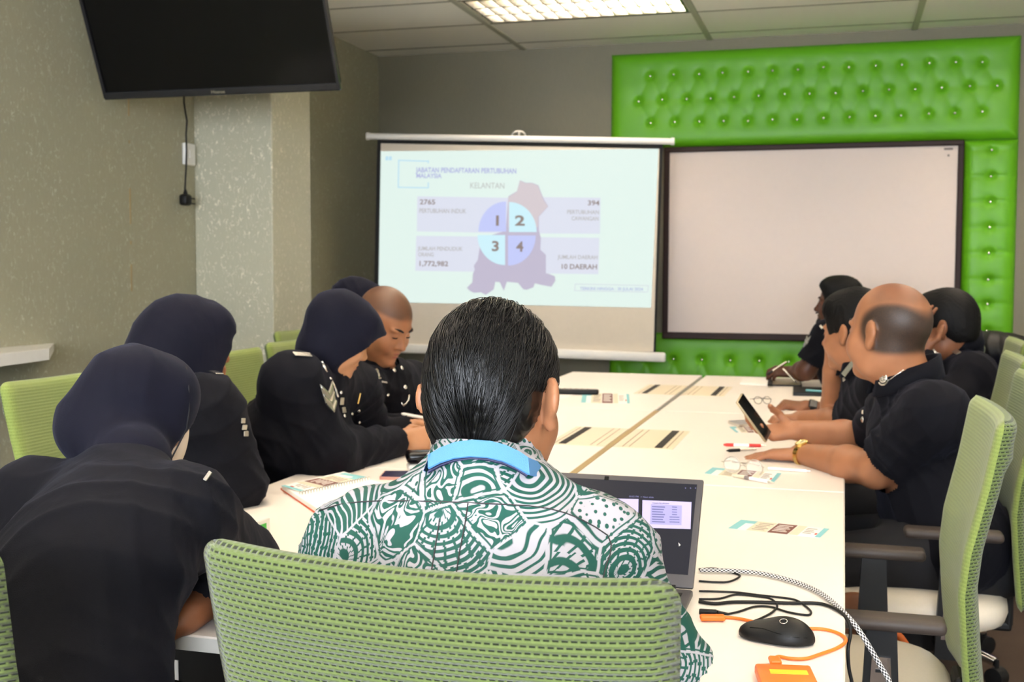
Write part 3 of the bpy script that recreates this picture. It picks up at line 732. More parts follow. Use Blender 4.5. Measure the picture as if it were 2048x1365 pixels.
# ================================================================== office chairs
def back_shell(W=0.25, z0=0.47, z1=1.035):
    prof = [(0.47, -0.246), (0.60, -0.233), (0.712, -0.225), (0.79, -0.233), (0.913, -0.261), (1.034, -0.283), (1.06, -0.289)]
    pz = [p[0] for p in prof]; py = [p[1] for p in prof]
    V = []; UV = []; mats = []; vv = list(np.linspace(0, 0.94, 42))+[0.95, 0.96, 0.968, 0.975, 0.981, 0.986, 0.990, 0.994, 0.997, 1.0]; rings = len(vv); n = 48
    for i in range(rings):
        v = vv[i]; z = z0+(z1-z0)*v
        e = 1.0; rnd = 0.0
        w = (W-0.022*(1-v))
        top = max(0.0, (z-(z1-0.022))/0.022); bot = max(0.0, ((z0+0.03)-z)/0.03)
        k = math.sqrt(max(0.0, 1-max(top, bot)**2))
        w2 = w-0.026*(1-k); T = 0.017*max(k, 0.12)
        yc = float(np.interp(z, pz, py))
        ridge = 0.007*math.exp(-((z-(z1-0.075))/0.016)**2)+0.005*(1/(1+math.exp(-(z-(z1-0.075))/0.006)))
        for j in range(n):
            a = 2*math.pi*j/n; ca, sa = math.cos(a), math.sin(a)
            x = w2*math.copysign(abs(ca)**0.16, ca); yo = T*math.copysign(abs(sa)**0.5, sa)
            # spread evenly across the width
            q = j/(n/2); s = (1-2*q) if q <= 1 else (2*q-3)
            x = w2*s; yo = T*(1-abs(s)**14)**0.5*(1 if q <= 1 else -1)
            if yo < 0: yo -= ridge*(1-abs(s)**6)
            y = yc-0.018+yo+0.022*(s*s)
            V.append((x, y, z-0.006*(1-s*s)*v)); UV.append((x+0.5, z))
    F = []; m = []
    for i in range(rings-1):
        for j in range(n):
            j2 = (j+1) % n; F.append((i*n+j, (i+1)*n+j, (i+1)*n+j2, i*n+j2)[::-1]); m.append(0 if j < n//2 else 1)
    F.append(tuple(range(n))[::-1]); m.append(1); F.append(tuple((rings-1)*n+j for j in range(n))); m.append(1)
    return V, F, UV, m
def make_chair():
    t = thing('office_chair', 'x', 'chair', (0, 0, 0), 0, 'green mesh office chairs')
    V, F, UV, m = back_shell()
    bk = mesh_obj('backrest', V, F, 'mesh_green_fine', t, True, local=True, uvs=UV); bk.data.materials.append(MATS['mesh_green'])
    bk.data.polygons.foreach_set('material_index', m)
    # seat: domed cushion
    s = MB(); prof = []
    nx = 30; V = []; F = []
    lay = [(0.0, -0.075, 0.86), (0.0, -0.06, 0.97), (0.0, -0.035, 1.0), (0.0, -0.012, 0.985), (0.0, 0.002, 0.93), (0.0, 0.012, 0.80), (0.0, 0.016, 0.5), (0, 0.017, 0.2)]
    for (_, dz, k) in lay:
        for j in range(nx):
            a = 2*math.pi*j/nx; ca, sa = math.cos(a), math.sin(a)
            V.append((0.256*k*math.copysign(abs(ca)**0.6, ca), 0.015+0.245*k*math.copysign(abs(sa)**0.6, sa), 0.482+dz-(0.02*max(0, sa)**4 if dz > -0.03 else 0)))
    for i in range(len(lay)-1):
        for j in range(nx): F.append((i*nx+j, i*nx+(j+1) % nx, (i+1)*nx+(j+1) % nx, (i+1)*nx+j))
    F.append(tuple(range(nx-1, -1, -1))); F.append(tuple((len(lay)-1)*nx+j for j in range(nx)))
    mesh_obj('seat', V, F, 'seat_leather', t, True, local=True)
    u = MB().box((0, 0.0, 0.372), (0.30, 0.30, 0.07), 0.006).box((0, -0.236, 0.44), (0.09, 0.022, 0.12), 0.01).box((0, -0.12, 0.385), (0.09, 0.25, 0.025), 0.008)
    loc_build(u, 'under_frame', 'black_plastic', t)
    for sx in (-1, 1):
        x = sx*0.272
        pad = MB().box((x, -0.075, 0.668), (0.062, 0.225, 0.024), 0.010, 3)
        pd = loc_build(pad, 'arm_pad', 'arm_pad', t, 40)
        p = MB()
        p.prism([(-0.040, 0.0), (0.040, 0.0), (0.026, 0.30), (-0.026, 0.30)], 0.026, Matrix.Translation((x-0.013, -0.078, 0.362)) @ Matrix(((0, 0, 1, 0), (1, 0, 0, 0), (0, 1, 0, 0), (0, 0, 0, 1))))
        p.box((sx*0.20, -0.078, 0.372), (0.16, 0.07, 0.02), 0.004)
        loc_build(p, 'arm_post', 'black_plastic', t)
        pz = MB().prism([(-0.026, 0.05), (0.026, 0.05), (0.016, 0.245), (-0.016, 0.245)], 0.004, Matrix.Translation((x+sx*0.0135-(0.004 if sx < 0 else 0), -0.078, 0.362)) @ Matrix(((0, 0, 1, 0), (1, 0, 0, 0), (0, 1, 0, 0), (0, 0, 0, 1))))
        plate = loc_build(pz, 'arm_plate', 'chrome', t)
        sl = MB()
        for k in range(6): sl.box((x+sx*0.0178, -0.078, 0.362+0.075+0.029*k), (0.0014, 0.032-0.0026*k, 0.006))
        loc_build(sl, 'slot', 'black_plastic', plate)
    loc_build(MB().lathe([(0.028, 0.09), (0.028, 0.22), (0.018, 0.222), (0.018, 0.365)], n=16), 'gas_column', 'chrome', t, 40)
    for k in range(5):
        a = math.radians(90+72*k); c, s_ = math.cos(a), math.sin(a)
        lg = MB().tube([(0.02*c, 0.02*s_, 0.115), (0.15*c, 0.15*s_, 0.10), (0.28*c, 0.28*s_, 0.075)], [0.022, 0.018, 0.014], 10)
        L = loc_build(lg, 'base_leg', 'chrome', t, 40)
        w = MB()
        Mw = Matrix.Translation((0.285*c, 0.285*s_, 0.03)) @ Matrix.Rotation(a, 4, 'Z') @ Matrix.Rotation(math.pi/2, 4, 'X')
        w.lathe([(0.012, -0.024), (0.03, -0.022), (0.03, 0.022), (0.012, 0.024)], n=16, M=Mw); w.tube([(0.285*c, 0.285*s_, 0.05), (0.285*c, 0.285*s_, 0.085)], 0.007, 8)
        loc_build(w, 'caster', 'black_plastic', L, 40)
    return t
def loc_build(mb, name, mat, parent, smooth=False):
    return mesh_obj(name, np.array(mb.v, float), mb.f, mat, parent, smooth, local=True)
proto_chair = make_chair(); _first = [True]
def place_chair(x, y, face, label, zs=1.0):
    o = proto_chair if _first[0] else copy_tree(proto_chair)
    _first[0] = False
    o.location = (x, y, 0); o.rotation_euler = (0, 0, face); o.scale = (1, 1, zs); o['label'] = label
    return o
PI = math.pi
place_chair(-0.366, 1.312, -0.06, 'green mesh office chair in the foreground behind the batik shirt', 0.990)
place_chair(0.0, 2.44, PI/2, 'empty green mesh office chair with cream seat at the front right of the table')
place_chair(0.19, 3.22, PI/2, 'green mesh office chair of the balding person, just beyond the empty front right chair')
place_chair(0.255, 4.02, PI/2, 'middle one of the three overlapping green mesh chairs at the right edge')
place_chair(0.38, 4.93, PI/2, 'farthest of the three overlapping green mesh chairs at the right edge')
place_chair(0.30, 5.62, PI/2-0.12, 'green mesh office chair by the far right corner of the table near the black bag', 0.94)
place_chair(-1.02, 1.20, 0.0, 'green mesh office chair at the near left, cut by the left edge of the photo')
place_chair(-1.60, 2.50, -PI/2, 'green mesh office chair with wide back by the left wall under the white shelf')
place_chair(-1.64, 3.34, -PI/2, 'green mesh office chair in front of the wallpapered column')
place_chair(-1.72, 4.02, -PI/2, 'green mesh office chair hidden behind the shaven headed man')
place_chair(-2.05, 4.72, -PI/2, 'green mesh office chair hidden behind the far headscarf')

# ================================================================== people: smooth distance-field bodies
class SDF:
    """smooth union of tapered capsules and ellipsoids, turned into one continuous mesh"""
    def __init__(self, h=0.006): self.h = h; self.p = []
    def cap(self, a, b, ra, rb=None, k=0.02): self.p.append(('c', np.asarray(a, float), np.asarray(b, float), ra, ra if rb is None else rb, k, 1)); return self
    def chain(self, pts, rs, k=0.02):
        for i in range(len(pts)-1): self.cap(pts[i], pts[i+1], rs[i], rs[i+1], k)
        return self
    def ell(self, c, r, M=None, k=0.02, sub=False):
        M = np.eye(3) if M is None else M        # columns = axes
        self.p.append(('e', np.asarray(c, float), np.asarray(r, float), M, None, k, -1 if sub else 1)); return self
    def cut(self, c, r, M=None, k=0.01): return self.ell(c, r, M, k, True)
    def plane(self, c, n, k=0.004):
        """keep the side opposite to n"""
        self.p.append(('p', np.asarray(c, float), nrm(n), None, None, k, -1)); return self
    def dist(self, P):
        """plain union distance of the capsules and ellipsoids at points"""
        D = np.full(len(P), 1e3)
        for q in self.p:
            if q[6] < 0: continue
            if q[0] == 'c':
                ba = q[2]-q[1]; t = np.clip((P-q[1])@ba/max(ba@ba, 1e-9), 0, 1); d = np.linalg.norm(P-q[1]-t[:, None]*ba, axis=1)-(q[3]+t*(q[4]-q[3]))
            else:
                w = (P-q[1])@q[3]; k0 = np.linalg.norm(w/q[2], axis=1); k1 = np.linalg.norm(w/q[2]**2, axis=1); d = k0*(k0-1)/np.maximum(k1, 1e-6)
            D = np.minimum(D, d)
        return D
    def grid(self):
        lo = np.full(3, 1e9); hi = -lo
        for q in self.p:
            if q[6] < 0: continue
            if q[0] == 'c': R = max(q[3], q[4]); a = np.minimum(q[1], q[2])-R; b = np.maximum(q[1], q[2])+R
            else: R = np.abs(q[3]) @ q[2]; a = q[1]-R; b = q[1]+R
            lo = np.minimum(lo, a); hi = np.maximum(hi, b)
        h = self.h; lo = lo-3*h; n = np.ceil((hi+3*h-lo)/h).astype(int)+1
        D = np.full(n, 0.08, np.float32)
        ax = [lo[i]+h*np.arange(n[i]) for i in range(3)]
        for q in self.p:
            k = max(q[5], 1e-4); m = k+2*h
            if q[0] == 'p':
                X, Y, Z = ax[0][:, None, None], ax[1][None, :, None], ax[2][None, None, :]
                d = ((X-q[1][0])*q[2][0]+(Y-q[1][1])*q[2][1]+(Z-q[1][2])*q[2][2]).astype(np.float32)
                D = np.maximum(D, d); continue
            if q[0] == 'c': R = max(q[3], q[4]); a = np.minimum(q[1], q[2])-R-m; b = np.maximum(q[1], q[2])+R+m
            else: R = np.abs(q[3]) @ q[2]; a = q[1]-R-m; b = q[1]+R+m
            i0 = np.clip(np.floor((a-lo)/h).astype(int), 0, n-1); i1 = np.clip(np.ceil((b-lo)/h).astype(int)+1, 1, n)
            sl = tuple(slice(i0[i], i1[i]) for i in range(3))
            X = ax[0][sl[0]][:, None, None]-q[1][0]; Y = ax[1][sl[1]][None, :, None]-q[1][1]; Z = ax[2][sl[2]][None, None, :]-q[1][2]
            if q[0] == 'c':
                ba = q[2]-q[1]; L = max(ba@ba, 1e-9)
                t = np.clip((X*ba[0]+Y*ba[1]+Z*ba[2])/L, 0, 1)
                d = np.sqrt((X-t*ba[0])**2+(Y-t*ba[1])**2+(Z-t*ba[2])**2)-(q[3]+t*(q[4]-q[3]))
            else:
                M = q[3]; r = q[2]
                u = (X*M[0, 0]+Y*M[1, 0]+Z*M[2, 0])/r[0]; v = (X*M[0, 1]+Y*M[1, 1]+Z*M[2, 1])/r[1]; w = (X*M[0, 2]+Y*M[1, 2]+Z*M[2, 2])/r[2]
                k0 = np.sqrt(u*u+v*v+w*w); k1 = np.sqrt((u/r[0])**2+(v/r[1])**2+(w/r[2])**2)
                d = k0*(k0-1)/np.maximum(k1, 1e-6)
            d = d.astype(np.float32); o = D[sl]
            if q[6] > 0:
                hh = np.clip(0.5+0.5*(o-d)/k, 0, 1); D[sl] = o+(d-o)*hh-k*hh*(1-hh)
            else:
                d = -d; hh = np.clip(0.5-0.5*(o-d)/k, 0, 1); D[sl] = o+(d-o)*hh+k*hh*(1-hh)
        return D, lo
    def mesh(self, smooth=2):
        D, lo = self.grid(); return surface_net(D, lo, self.h, smooth)
def surface_net(D, lo, h, smooth=2):
    D[0], D[-1], D[:, 0], D[:, -1], D[:, :, 0], D[:, :, -1] = [np.float32(0.05)]*6
    s = D < 0; c = np.zeros(np.array(D.shape)-1, np.uint8)
    def sub(A, i, j, k): return A[i:A.shape[0]-1+i, j:A.shape[1]-1+j, k:A.shape[2]-1+k]
    for i in (0, 1):
        for j in (0, 1):
            for k in (0, 1): c += sub(s, i, j, k)
    I = np.argwhere((c > 0) & (c < 8)); idx = np.full(c.shape, -1, np.int32); idx[tuple(I.T)] = np.arange(len(I))
    P = np.zeros((len(I), 3)); W = np.zeros(len(I))
    for ax in range(3):
        o1, o2 = [a for a in range(3) if a != ax]
        for a in (0, 1):
            for b in (0, 1):
                A = I.copy(); A[:, o1] += a; A[:, o2] += b; B = A.copy(); B[:, ax] += 1
                da = D[tuple(A.T)]; db = D[tuple(B.T)]; m = (da < 0) != (db < 0)
                t = da[m]/(da[m]-db[m]); q = A[m].astype(float); q[:, ax] += t; P[m] += q; W[m] += 1
    V = P/W[:, None]
    Q = []
    for ax in range(3):
        o1, o2 = [(1, 2), (2, 0), (0, 1)][ax]
        sa = np.take(s, range(s.shape[ax]-1), ax); sb = np.take(s, range(1, s.shape[ax]), ax)
        E = np.argwhere(sa != sb); ok = (E[:, o1] > 0) & (E[:, o2] > 0) & (E[:, o1] < s.shape[o1]-1) & (E[:, o2] < s.shape[o2]-1); E = E[ok]
        flip = sa[tuple(E.T)]
        def cell(d1, d2):
            G = E.copy(); G[:, o1] += d1; G[:, o2] += d2; return idx[tuple(G.T)]
        q = np.stack([cell(-1, -1), cell(0, -1), cell(0, 0), cell(-1, 0)], 1)
        q[~flip] = q[~flip][:, ::-1]; Q.append(q)
    F = np.concatenate(Q); F = F[(F >= 0).all(1)]
    for it in range(smooth):
        acc = np.zeros_like(V); cnt = np.zeros(len(V))
        for a, b in ((0, 1), (1, 2), (2, 3), (3, 0)):
            for x, y in ((F[:, a], F[:, b]), (F[:, b], F[:, a])):
                for d in range(3): acc[:, d] += np.bincount(x, V[y, d], len(V))
                cnt += np.bincount(x, minlength=len(V))
        V = V+(0.5 if it % 2 == 0 else -0.3)*(acc/np.maximum(cnt, 1)[:, None]-V)
    return lo+V*h, F
def ruffle(V, F, amp, waves, seed=0):
    """fold a garment: push points along normals with warped waves; waves = [(direction, wavelength, gain)]"""
    N = np.zeros_like(V); a, b, c = V[F[:, 0]], V[F[:, 1]], V[F[:, 2]]; n = np.cross(b-a, c-a)
    for k in range(4):
        for d in range(3): N[:, d] += np.bincount(F[:, k], n[:, d], len(V))
    N /= np.maximum(np.linalg.norm(N, axis=1), 1e-12)[:, None]
    r = np.random.default_rng(seed); f = np.zeros(len(V))
    for dr, wl, g in waves:
        dr = nrm(dr); w1 = nrm(r.normal(size=3)); w2 = nrm(r.normal(size=3)); ph = r.uniform(0, 6.28, 3)
        warp = 1.6*np.sin(V@w1*2*math.pi/(wl*3.1)+ph[0])+0.8*np.sin(V@w2*2*math.pi/(wl*1.7)+ph[1])
        s = np.sin(V@dr*2*math.pi/wl+warp+ph[2]); gate = 0.5+0.5*np.sin(V@w2*2*math.pi/(wl*4.3)+ph[1]*1.7)
        f += g*gate*(1-np.abs(s)*1.0)**1.5
    return V+N*(amp*f)[:, None]
def frame(look, up=(0, 0, 1.0)):
    y = nrm(look); x = nrm(np.cross(y, up)); z = np.cross(x, y); return np.stack([x, y, z], 1)
def head_prims(S, c, M, s=1.0, ears=True, nose=1.0, jaw=1.0, fat=0.0, lids=True, bigear=False):
    """S: SDF; c: point between the ears; M: columns right, forward, up"""
    def T(x, y, z): return c+M@(np.array([x, y, z])*s)
    def R(*r): return np.array(r)*s
    S.ell(T(0, -0.012, 0.035), R(0.077, 0.098, 0.089), M, 0.02)
    S.ell(T(0, 0.008, 0.0), R(0.068, 0.078, 0.08), M, 0.02)
    S.ell(T(0, 0.028, -0.045), R(0.057+fat*0.5, 0.062+fat*0.3, 0.075), M, 0.025)
    S.ell(T(0, 0.066, -0.096), R(0.026*jaw, 0.024, 0.020), M, 0.022)
    for q in (-1, 1):
        S.ell(T(q*0.040, 0.052, -0.032), R(0.027+fat, 0.032, 0.032+fat), M, 0.022)
        S.ell(T(q*0.047, 0.012, -0.068), R(0.018+fat, 0.035, 0.03+fat), M, 0.022)
        S.ell(T(q*0.026, 0.078, 0.024), R(0.024, 0.014, 0.008), M, 0.012)
        S.cut(T(q*0.031, 0.100, 0.006), R(0.017, 0.016, 0.010), M, 0.012)
        if lids: S.ell(T(q*0.031, 0.074, 0.003), R(0.0145, 0.014, 0.0115), M, 0.004)
    S.cap(T(0, 0.082, 0.016), T(0, 0.101*nose, -0.026), 0.0075*s, 0.0105*s, 0.012)
    S.ell(T(0, 0.103*nose, -0.030), R(0.0125, 0.012, 0.0105), M, 0.008)
    for q in (-1, 1): S.ell(T(q*0.0135, 0.089, -0.034), R(0.009, 0.011, 0.008), M, 0.006)
    S.ell(T(0, 0.084, -0.0575), R(0.022, 0.012, 0.0062), M, 0.006)
    S.ell(T(0, 0.083, -0.0700), R(0.019, 0.012, 0.0070), M, 0.006)
    S.cut(T(0, 0.101, -0.0638), R(0.024, 0.008, 0.0018), M, 0.004)
    if ears:
        eo = 0.008 if bigear else 0.0
        for q in (-1, 1):
            ang = math.radians(40 if bigear else 24)*q; Me = M@np.array([[math.cos(ang), -math.sin(ang), 0], [math.sin(ang), math.cos(ang), 0], [0, 0, 1]])
            S.ell(T(q*(0.082+eo), -0.008-eo, 0.006), R(0.0080, 0.020+eo*0.4, 0.029), Me, 0.008)
            S.ell(T(q*(0.079+eo*0.6), -0.002, -0.022-eo*0.4), R(0.0085, 0.011, 0.014), Me, 0.010)
            S.cut(T(q*(0.0930+eo), 0.000-eo, 0.006), R(0.006, 0.011, 0.018), Me, 0.004)
def hand_prims(S, wr, d, n, side, curl=(0.3, 0.35, 0.4, 0.45), spread=0.10, thumb=(0.5, 0.5), s=1.0, k=0.007):
    """wrist, finger direction d, palm normal n (out of the palm), side +1: thumb lies toward cross(d, n)"""
    d = nrm(d); n = nrm(np.asarray(n, float)-d*(np.dot(n, d))); t = np.cross(d, n)*side      # t toward the thumb
    wr = np.asarray(wr, float)
    kn = []
    for i, (o, l) in enumerate(((0.030, 0.090), (0.010, 0.094), (-0.011, 0.090), (-0.030, 0.082))):
        p = wr+d*l*s+t*o*s-n*0.002*s; kn.append(p)
        S.cap(wr+t*o*0.62*s+d*0.004*s, p, 0.0155*s, 0.0115*s, 0.012)
    S.ell(wr+d*0.045*s-n*-0.004*s, np.array([0.036, 0.047, 0.0135])*s, np.stack([t, d, n], 1), 0.01)
    tips = []
    for i, p in enumerate(kn):
        L = np.array([(0.040, 0.025, 0.020), (0.044, 0.028, 0.021), (0.041, 0.026, 0.021), (0.032, 0.020, 0.018)][i])*s
        a = 0.0; q = p; off = spread*(1.5-i)
        base = nrm(d+t*off)
        for j in range(3):
            a += curl[i]*(1.0, 1.15, 0.7)[j]
            dirv = nrm(base*math.cos(a)+n*math.sin(a))
            q2 = q+dirv*L[j]; r0 = (0.0098, 0.0088, 0.0080, 0.0070)[j]*s*(0.9 if i == 3 else 1); r1 = (0.0088, 0.0080, 0.0068)[j]*s*(0.9 if i == 3 else 1)
            S.cap(q, q2, r0, r1, 0.004); q = q2
        tips.append(q)
    b = wr+d*0.022*s+t*0.026*s+n*0.006*s
    td = nrm(d*0.62+t*0.75+n*(0.25+thumb[0]*0.6)); m = b+td*0.042*s
    S.cap(wr+d*0.01*s+t*0.012*s, b, 0.017*s, 0.0165*s, 0.01); S.cap(b, m, 0.0160*s, 0.0115*s, k)
    td2 = nrm(d*0.85+t*(0.25-thumb[1]*0.5)+n*(0.15+thumb[0]*0.6)); m2 = m+td2*0.031*s; S.cap(m, m2, 0.0108*s, 0.0098*s, 0.004)
    m3 = m2+nrm(td2+n*thumb[1]*0.4-t*thumb[1]*0.3)*0.025*s; S.cap(m2, m3, 0.0098*s, 0.0082*s, 0.004)
    return tips+[m3]
def collar_band(J, r=0.070, hgt=0.042, lift=0.012, back=0.022, mat='uniform_navy', fwd=None, dx=(0, 0, 0)):
    """turned-down shirt collar standing round the neck, higher at the back"""
    d = nrm(J.sh[1]-J.sh[0]); f = nrm(np.array([-d[1], d[0], 0])) if fwd is None else nrm(fwd); x = np.array([f[1], -f[0], 0]); c = J.neck+np.array([0, 0, lift])+np.asarray(dx, float)
    V = []; F = []; n = 44
    for i in range(n):
        a = -2.75+5.5*i/(n-1)          # open at the throat
        o = x*math.sin(a)-f*math.cos(a); z = back*math.cos(a)
        for dr, dz in ((-0.004, hgt*0.5), (0.004, hgt*0.55), (0.016, -hgt*0.55), (0.010, -hgt*0.6)):
            V.append(c+o*(r+dr)*(1.0 if abs(a) < 2 else 1.0+0.06*(abs(a)-2))+np.array([0, 0, z+dz]))
    for i in range(n-1):
        for j in range(4): F.append((4*i+j, 4*i+(j+1) % 4, 4*i+4+(j+1) % 4, 4*i+4+j))
    F += [(3, 2, 1, 0), tuple(4*(n-1)+j for j in range(4))]
    J.bvh = BVHTree.FromPolygons([tuple(p) for p in J.cV]+[tuple(p) for p in V], [tuple(int(i) for i in q) for q in J.cF]+[tuple(int(i)+len(J.cV) for i in q) for q in F])
    return mesh_obj('collar', np.array(V), F, mat, J.shirt, True)
ZONES = {}
def paint(obj, V, fn):
    """vertex colour 'zone' from a function of the world position"""
    z = fn(V); at_ = obj.data.color_attributes.new('zone', 'FLOAT_COLOR', 'POINT'); c = np.zeros((len(V), 4), np.float32); c[:, :2] = z; c[:, 3] = 1
    at_.data.foreach_set('color', c.ravel())
def sstep(x, a, b):
    t = np.clip((x-a)/(b-a), 0, 1); return t*t*(3-2*t)
class Body:
    """joints in world metres"""
    def __init__(self, **k): self.__dict__.update(k)
def torso(S, J, g=0.0, low=True, bulk=1.0, k=0.05):
    """torso volumes; g = garment thickness"""
    hip, ch, nk = J.hip, J.chest, J.neck; sl, sr = J.sh
    side = nrm(sr-sl); upv = nrm(nk-hip); fwd = nrm(np.cross(upv, side)); side = np.cross(fwd, upv); M = np.stack([side, fwd, upv], 1)
    b = bulk
    S.ell(hip+upv*0.0, (0.165*b+g, 0.125*b+g, 0.13+g), M, k)
    S.ell(hip*0.5+ch*0.5+fwd*0.02*(b-1)*4, (0.148*b+g, 0.112*b+g, 0.15+g), M, k)
    up2 = nrm(nk-ch); f2 = nrm(np.cross(up2, side)); M2 = np.stack([np.cross(f2, up2), f2, up2], 1)
    S.ell(ch, (0.158*b+g, 0.112*b+g, 0.155+g), M2, k)
    top = (sl+sr)/2
    S.cap(sl, sr, 0.052*b+g, 0.052*b+g, k)
    S.cap(top*0.55+nk*0.45-up2*0.02, sl, 0.052+g, 0.046*b+g, k); S.cap(top*0.55+nk*0.45-up2*0.02, sr, 0.052+g, 0.046*b+g, k)
    S.cap(ch, nk-up2*0.03, 0.085*b+g, 0.055+g, k)
def make_person(label, J, skin_mat, head, look, hs=1.0, up=(0, 0, 1.0), hands=(None, None), sleeve=('long', 'long'), cloth='uniform_navy', group=None,
                bulk=1.0, h=0.006, headopt={}, hair=None, zone=None, arm_r=(0.047, 0.040, 0.026), wrinkle=0.004, cloth_name='shirt', collar=True, neck_r=0.055, cg=0.010):
    M = frame(look, up); J.head = np.asarray(head, float); J.M = M; J.s = hs
    S = SDF(h)
    head_prims(S, J.head, M, hs, **headopt)
    nb = J.neck
    S.cap(J.head+M@(np.array([0, -0.022, -0.045])*hs), nb, neck_r*hs, (neck_r+0.004)*hs, 0.03)
    torso(S, J, -0.012, bulk=bulk)
    for q in (0, 1):
        S.cap(J.sh[q], J.el[q], arm_r[0], arm_r[1], 0.03); m = J.el[q]*0.65+J.wr[q]*0.35
        S.cap(J.el[q], m, arm_r[1], arm_r[1]*1.02, 0.02); S.cap(m, J.wr[q], arm_r[1]*1.02, arm_r[2], 0.02)
        if hands[q]: J.__dict__.setdefault('tips', {})[q] = hand_prims(S, J.wr[q], **{**hands[q], 'side': 2*q-1})
        else: S.ell(J.wr[q], (0.03, 0.03, 0.03), None, 0.02)
        S.cap(J.hip+nrm(J.sh[1]-J.sh[0])*(0.08*(2*q-1)), J.kn[q], 0.072, 0.052, 0.04); S.cap(J.kn[q], J.an[q], 0.05, 0.035, 0.03)
    V, F = S.mesh()
    body = mesh_obj('person', V, F, skin_mat, None, True)
    tag(body, label, 'person', group)
    paint(body, V, (lambda P: zone((P-J.head)@M/hs)) if zone else (lambda P: np.zeros((len(P), 2))))
    # shirt or tunic
    C = SDF(h); torso(C, J, cg, bulk=bulk); TS = SDF(h); torso(TS, J, cg, bulk=bulk)
    for q in (0, 1):
        ra = arm_r[0]+cg+0.008; rb = arm_r[1]+cg+0.006
        if sleeve[q] == 'long':
            C.cap(J.sh[q], J.el[q], ra, rb, 0.04); e = J.el[q]*0.06+J.wr[q]*0.94; C.cap(J.el[q], e, rb, arm_r[2]+cg+0.007, 0.03)
        else:
            e = J.sh[q]*(1-sleeve[q])+J.el[q]*sleeve[q]; C.cap(J.sh[q], e, ra, rb+0.008, 0.04)
    if collar:
        cu = nrm(J.head-M[:, 2]*0.05-nb); C.cap(nb-cu*0.02, nb+cu*0.022, neck_r*hs+0.012, neck_r*hs+0.008, 0.02)
    # sleeve ends and hem cut square
    V, F = C.mesh()
    up_ = nrm(J.neck-J.hip); keep = np.ones(len(V), bool); on_torso = TS.dist(V) < 0.012
    for q in (0, 1):
        if sleeve[q] == 'long': a, b = J.el[q], J.el[q]*0.06+J.wr[q]*0.94
        else: a = J.sh[q]; b = J.sh[q]*(1-sleeve[q])+J.el[q]*sleeve[q]
        dd = nrm(b-a); u = (V-b)@dd; rad = np.linalg.norm((V-b)-u[:, None]*dd, axis=1); lim = (arm_r[2]+cg+0.016) if sleeve[q] == 'long' else (arm_r[1]+cg+0.022); keep &= ~((u > 0.0) & (rad < lim) & (u < 0.09) & ~on_torso)
    if collar:
        u = (V-nb)@cu; rad = np.linalg.norm((V-nb)-u[:, None]*cu, axis=1); keep &= ~((u > 0.030) & (rad < 0.085))
    F = F[keep[F].all(1)]
    used = np.unique(F); mp = np.full(len(V), -1); mp[used] = np.arange(len(used)); V = V[used]; F = mp[F]
    if wrinkle: V = ruffle(V, F, wrinkle, [((J.el[0]-J.sh[0]), 0.13, 1), (up_, 0.16, 1.0), (np.array([1, 0.4, 0.6]), 0.11, 0.7), ((J.wr[1]-J.el[1]), 0.10, 0.6)], seed=len(label))
    sh = mesh_obj(cloth_name, V, F, cloth, body, True)
    J.cV, J.cF = V, F
    # trousers
    T = SDF(0.010); side = nrm(J.sh[1]-J.sh[0])
    T.ell(J.hip, (0.18*bulk, 0.15*bulk, 0.14), None, 0.04)
    for q in (0, 1):
        T.cap(J.hip+side*(0.08*(2*q-1)), J.kn[q], 0.095, 0.072, 0.03); T.cap(J.kn[q], J.an[q]+np.array([0, 0, 0.02]), 0.068, 0.055, 0.03)
    tv_, tf_ = T.mesh(); mesh_obj('trousers', tv_, tf_, 'trouser_navy', body, True)
    for q in (0, 1):
        f = nrm(np.array([*(J.kn[q]-J.hip)[:2], 0])); a = np.array([*J.an[q][:2], 0.0])
        K = SDF(0.008); K.cap(a+[0, 0, 0.05]-f*0.02, a+f*0.05+[0, 0, 0.038], 0.045, 0.04, 0.03); K.cap(a+f*0.05+[0, 0, 0.038], a+f*0.15+[0, 0, 0.032], 0.042, 0.030, 0.03); K.plane(a+[0, 0, 0.002], (0, 0, -1))
        sv, sf = K.mesh(); mesh_obj('shoe', sv, sf, 'shoe_black', body, True)
    J.body = body; J.shirt = sh
    J.bvh = BVHTree.FromPolygons([tuple(p) for p in V], [tuple(int(i) for i in f) for f in F])
    return body
def face_details(J, lids_closed=True, brow=True, lip=True, hs=None):
    """eyebrows, eye lines and lips as thin pieces lying on the face"""
    M, s, c = J.M, J.s, J.head
    def T(x, y, z): return c+M@(np.array([x, y, z])*s)
    for q in (-1, 1):
        if brow: MB().tube([T(q*(0.014+0.034*t), 0.0945-0.024*t*t, 0.024+0.006*math.sin(t*2.6)) for t in np.linspace(0, 1, 7)], [0.0022*s, 0.0036*s, 0.004*s, 0.0038*s, 0.0034*s, 0.0026*s, 0.001*s], 8).build('eyebrow', 'brow', J.body, True)
        MB().tube([T(q*(0.031+0.0135*math.sin(a)), 0.0755+0.0128*math.cos(a), 0.0005-0.001*math.cos(a)) for a in np.linspace(-1.15, 1.15, 9)], [0.001*s]+[0.0019*s]*7+[0.001*s], 6).build('eyelash', 'eye_dark', J.body, True)
    if lip:
        S = SDF(0.0025); S.ell(T(0, 0.0855, -0.0578), np.array([0.019, 0.0112, 0.0050])*s, M, 0.003); S.ell(T(0, 0.0845, -0.0695), np.array([0.0165, 0.0112, 0.0055])*s, M, 0.003)
        S.cut(T(0, 0.1, -0.0638), np.array([0.02, 0.008, 0.0012])*s, M, 0.002); v, f = S.mesh(1); mesh_obj('lips', v, f, 'lip', J.body, True)
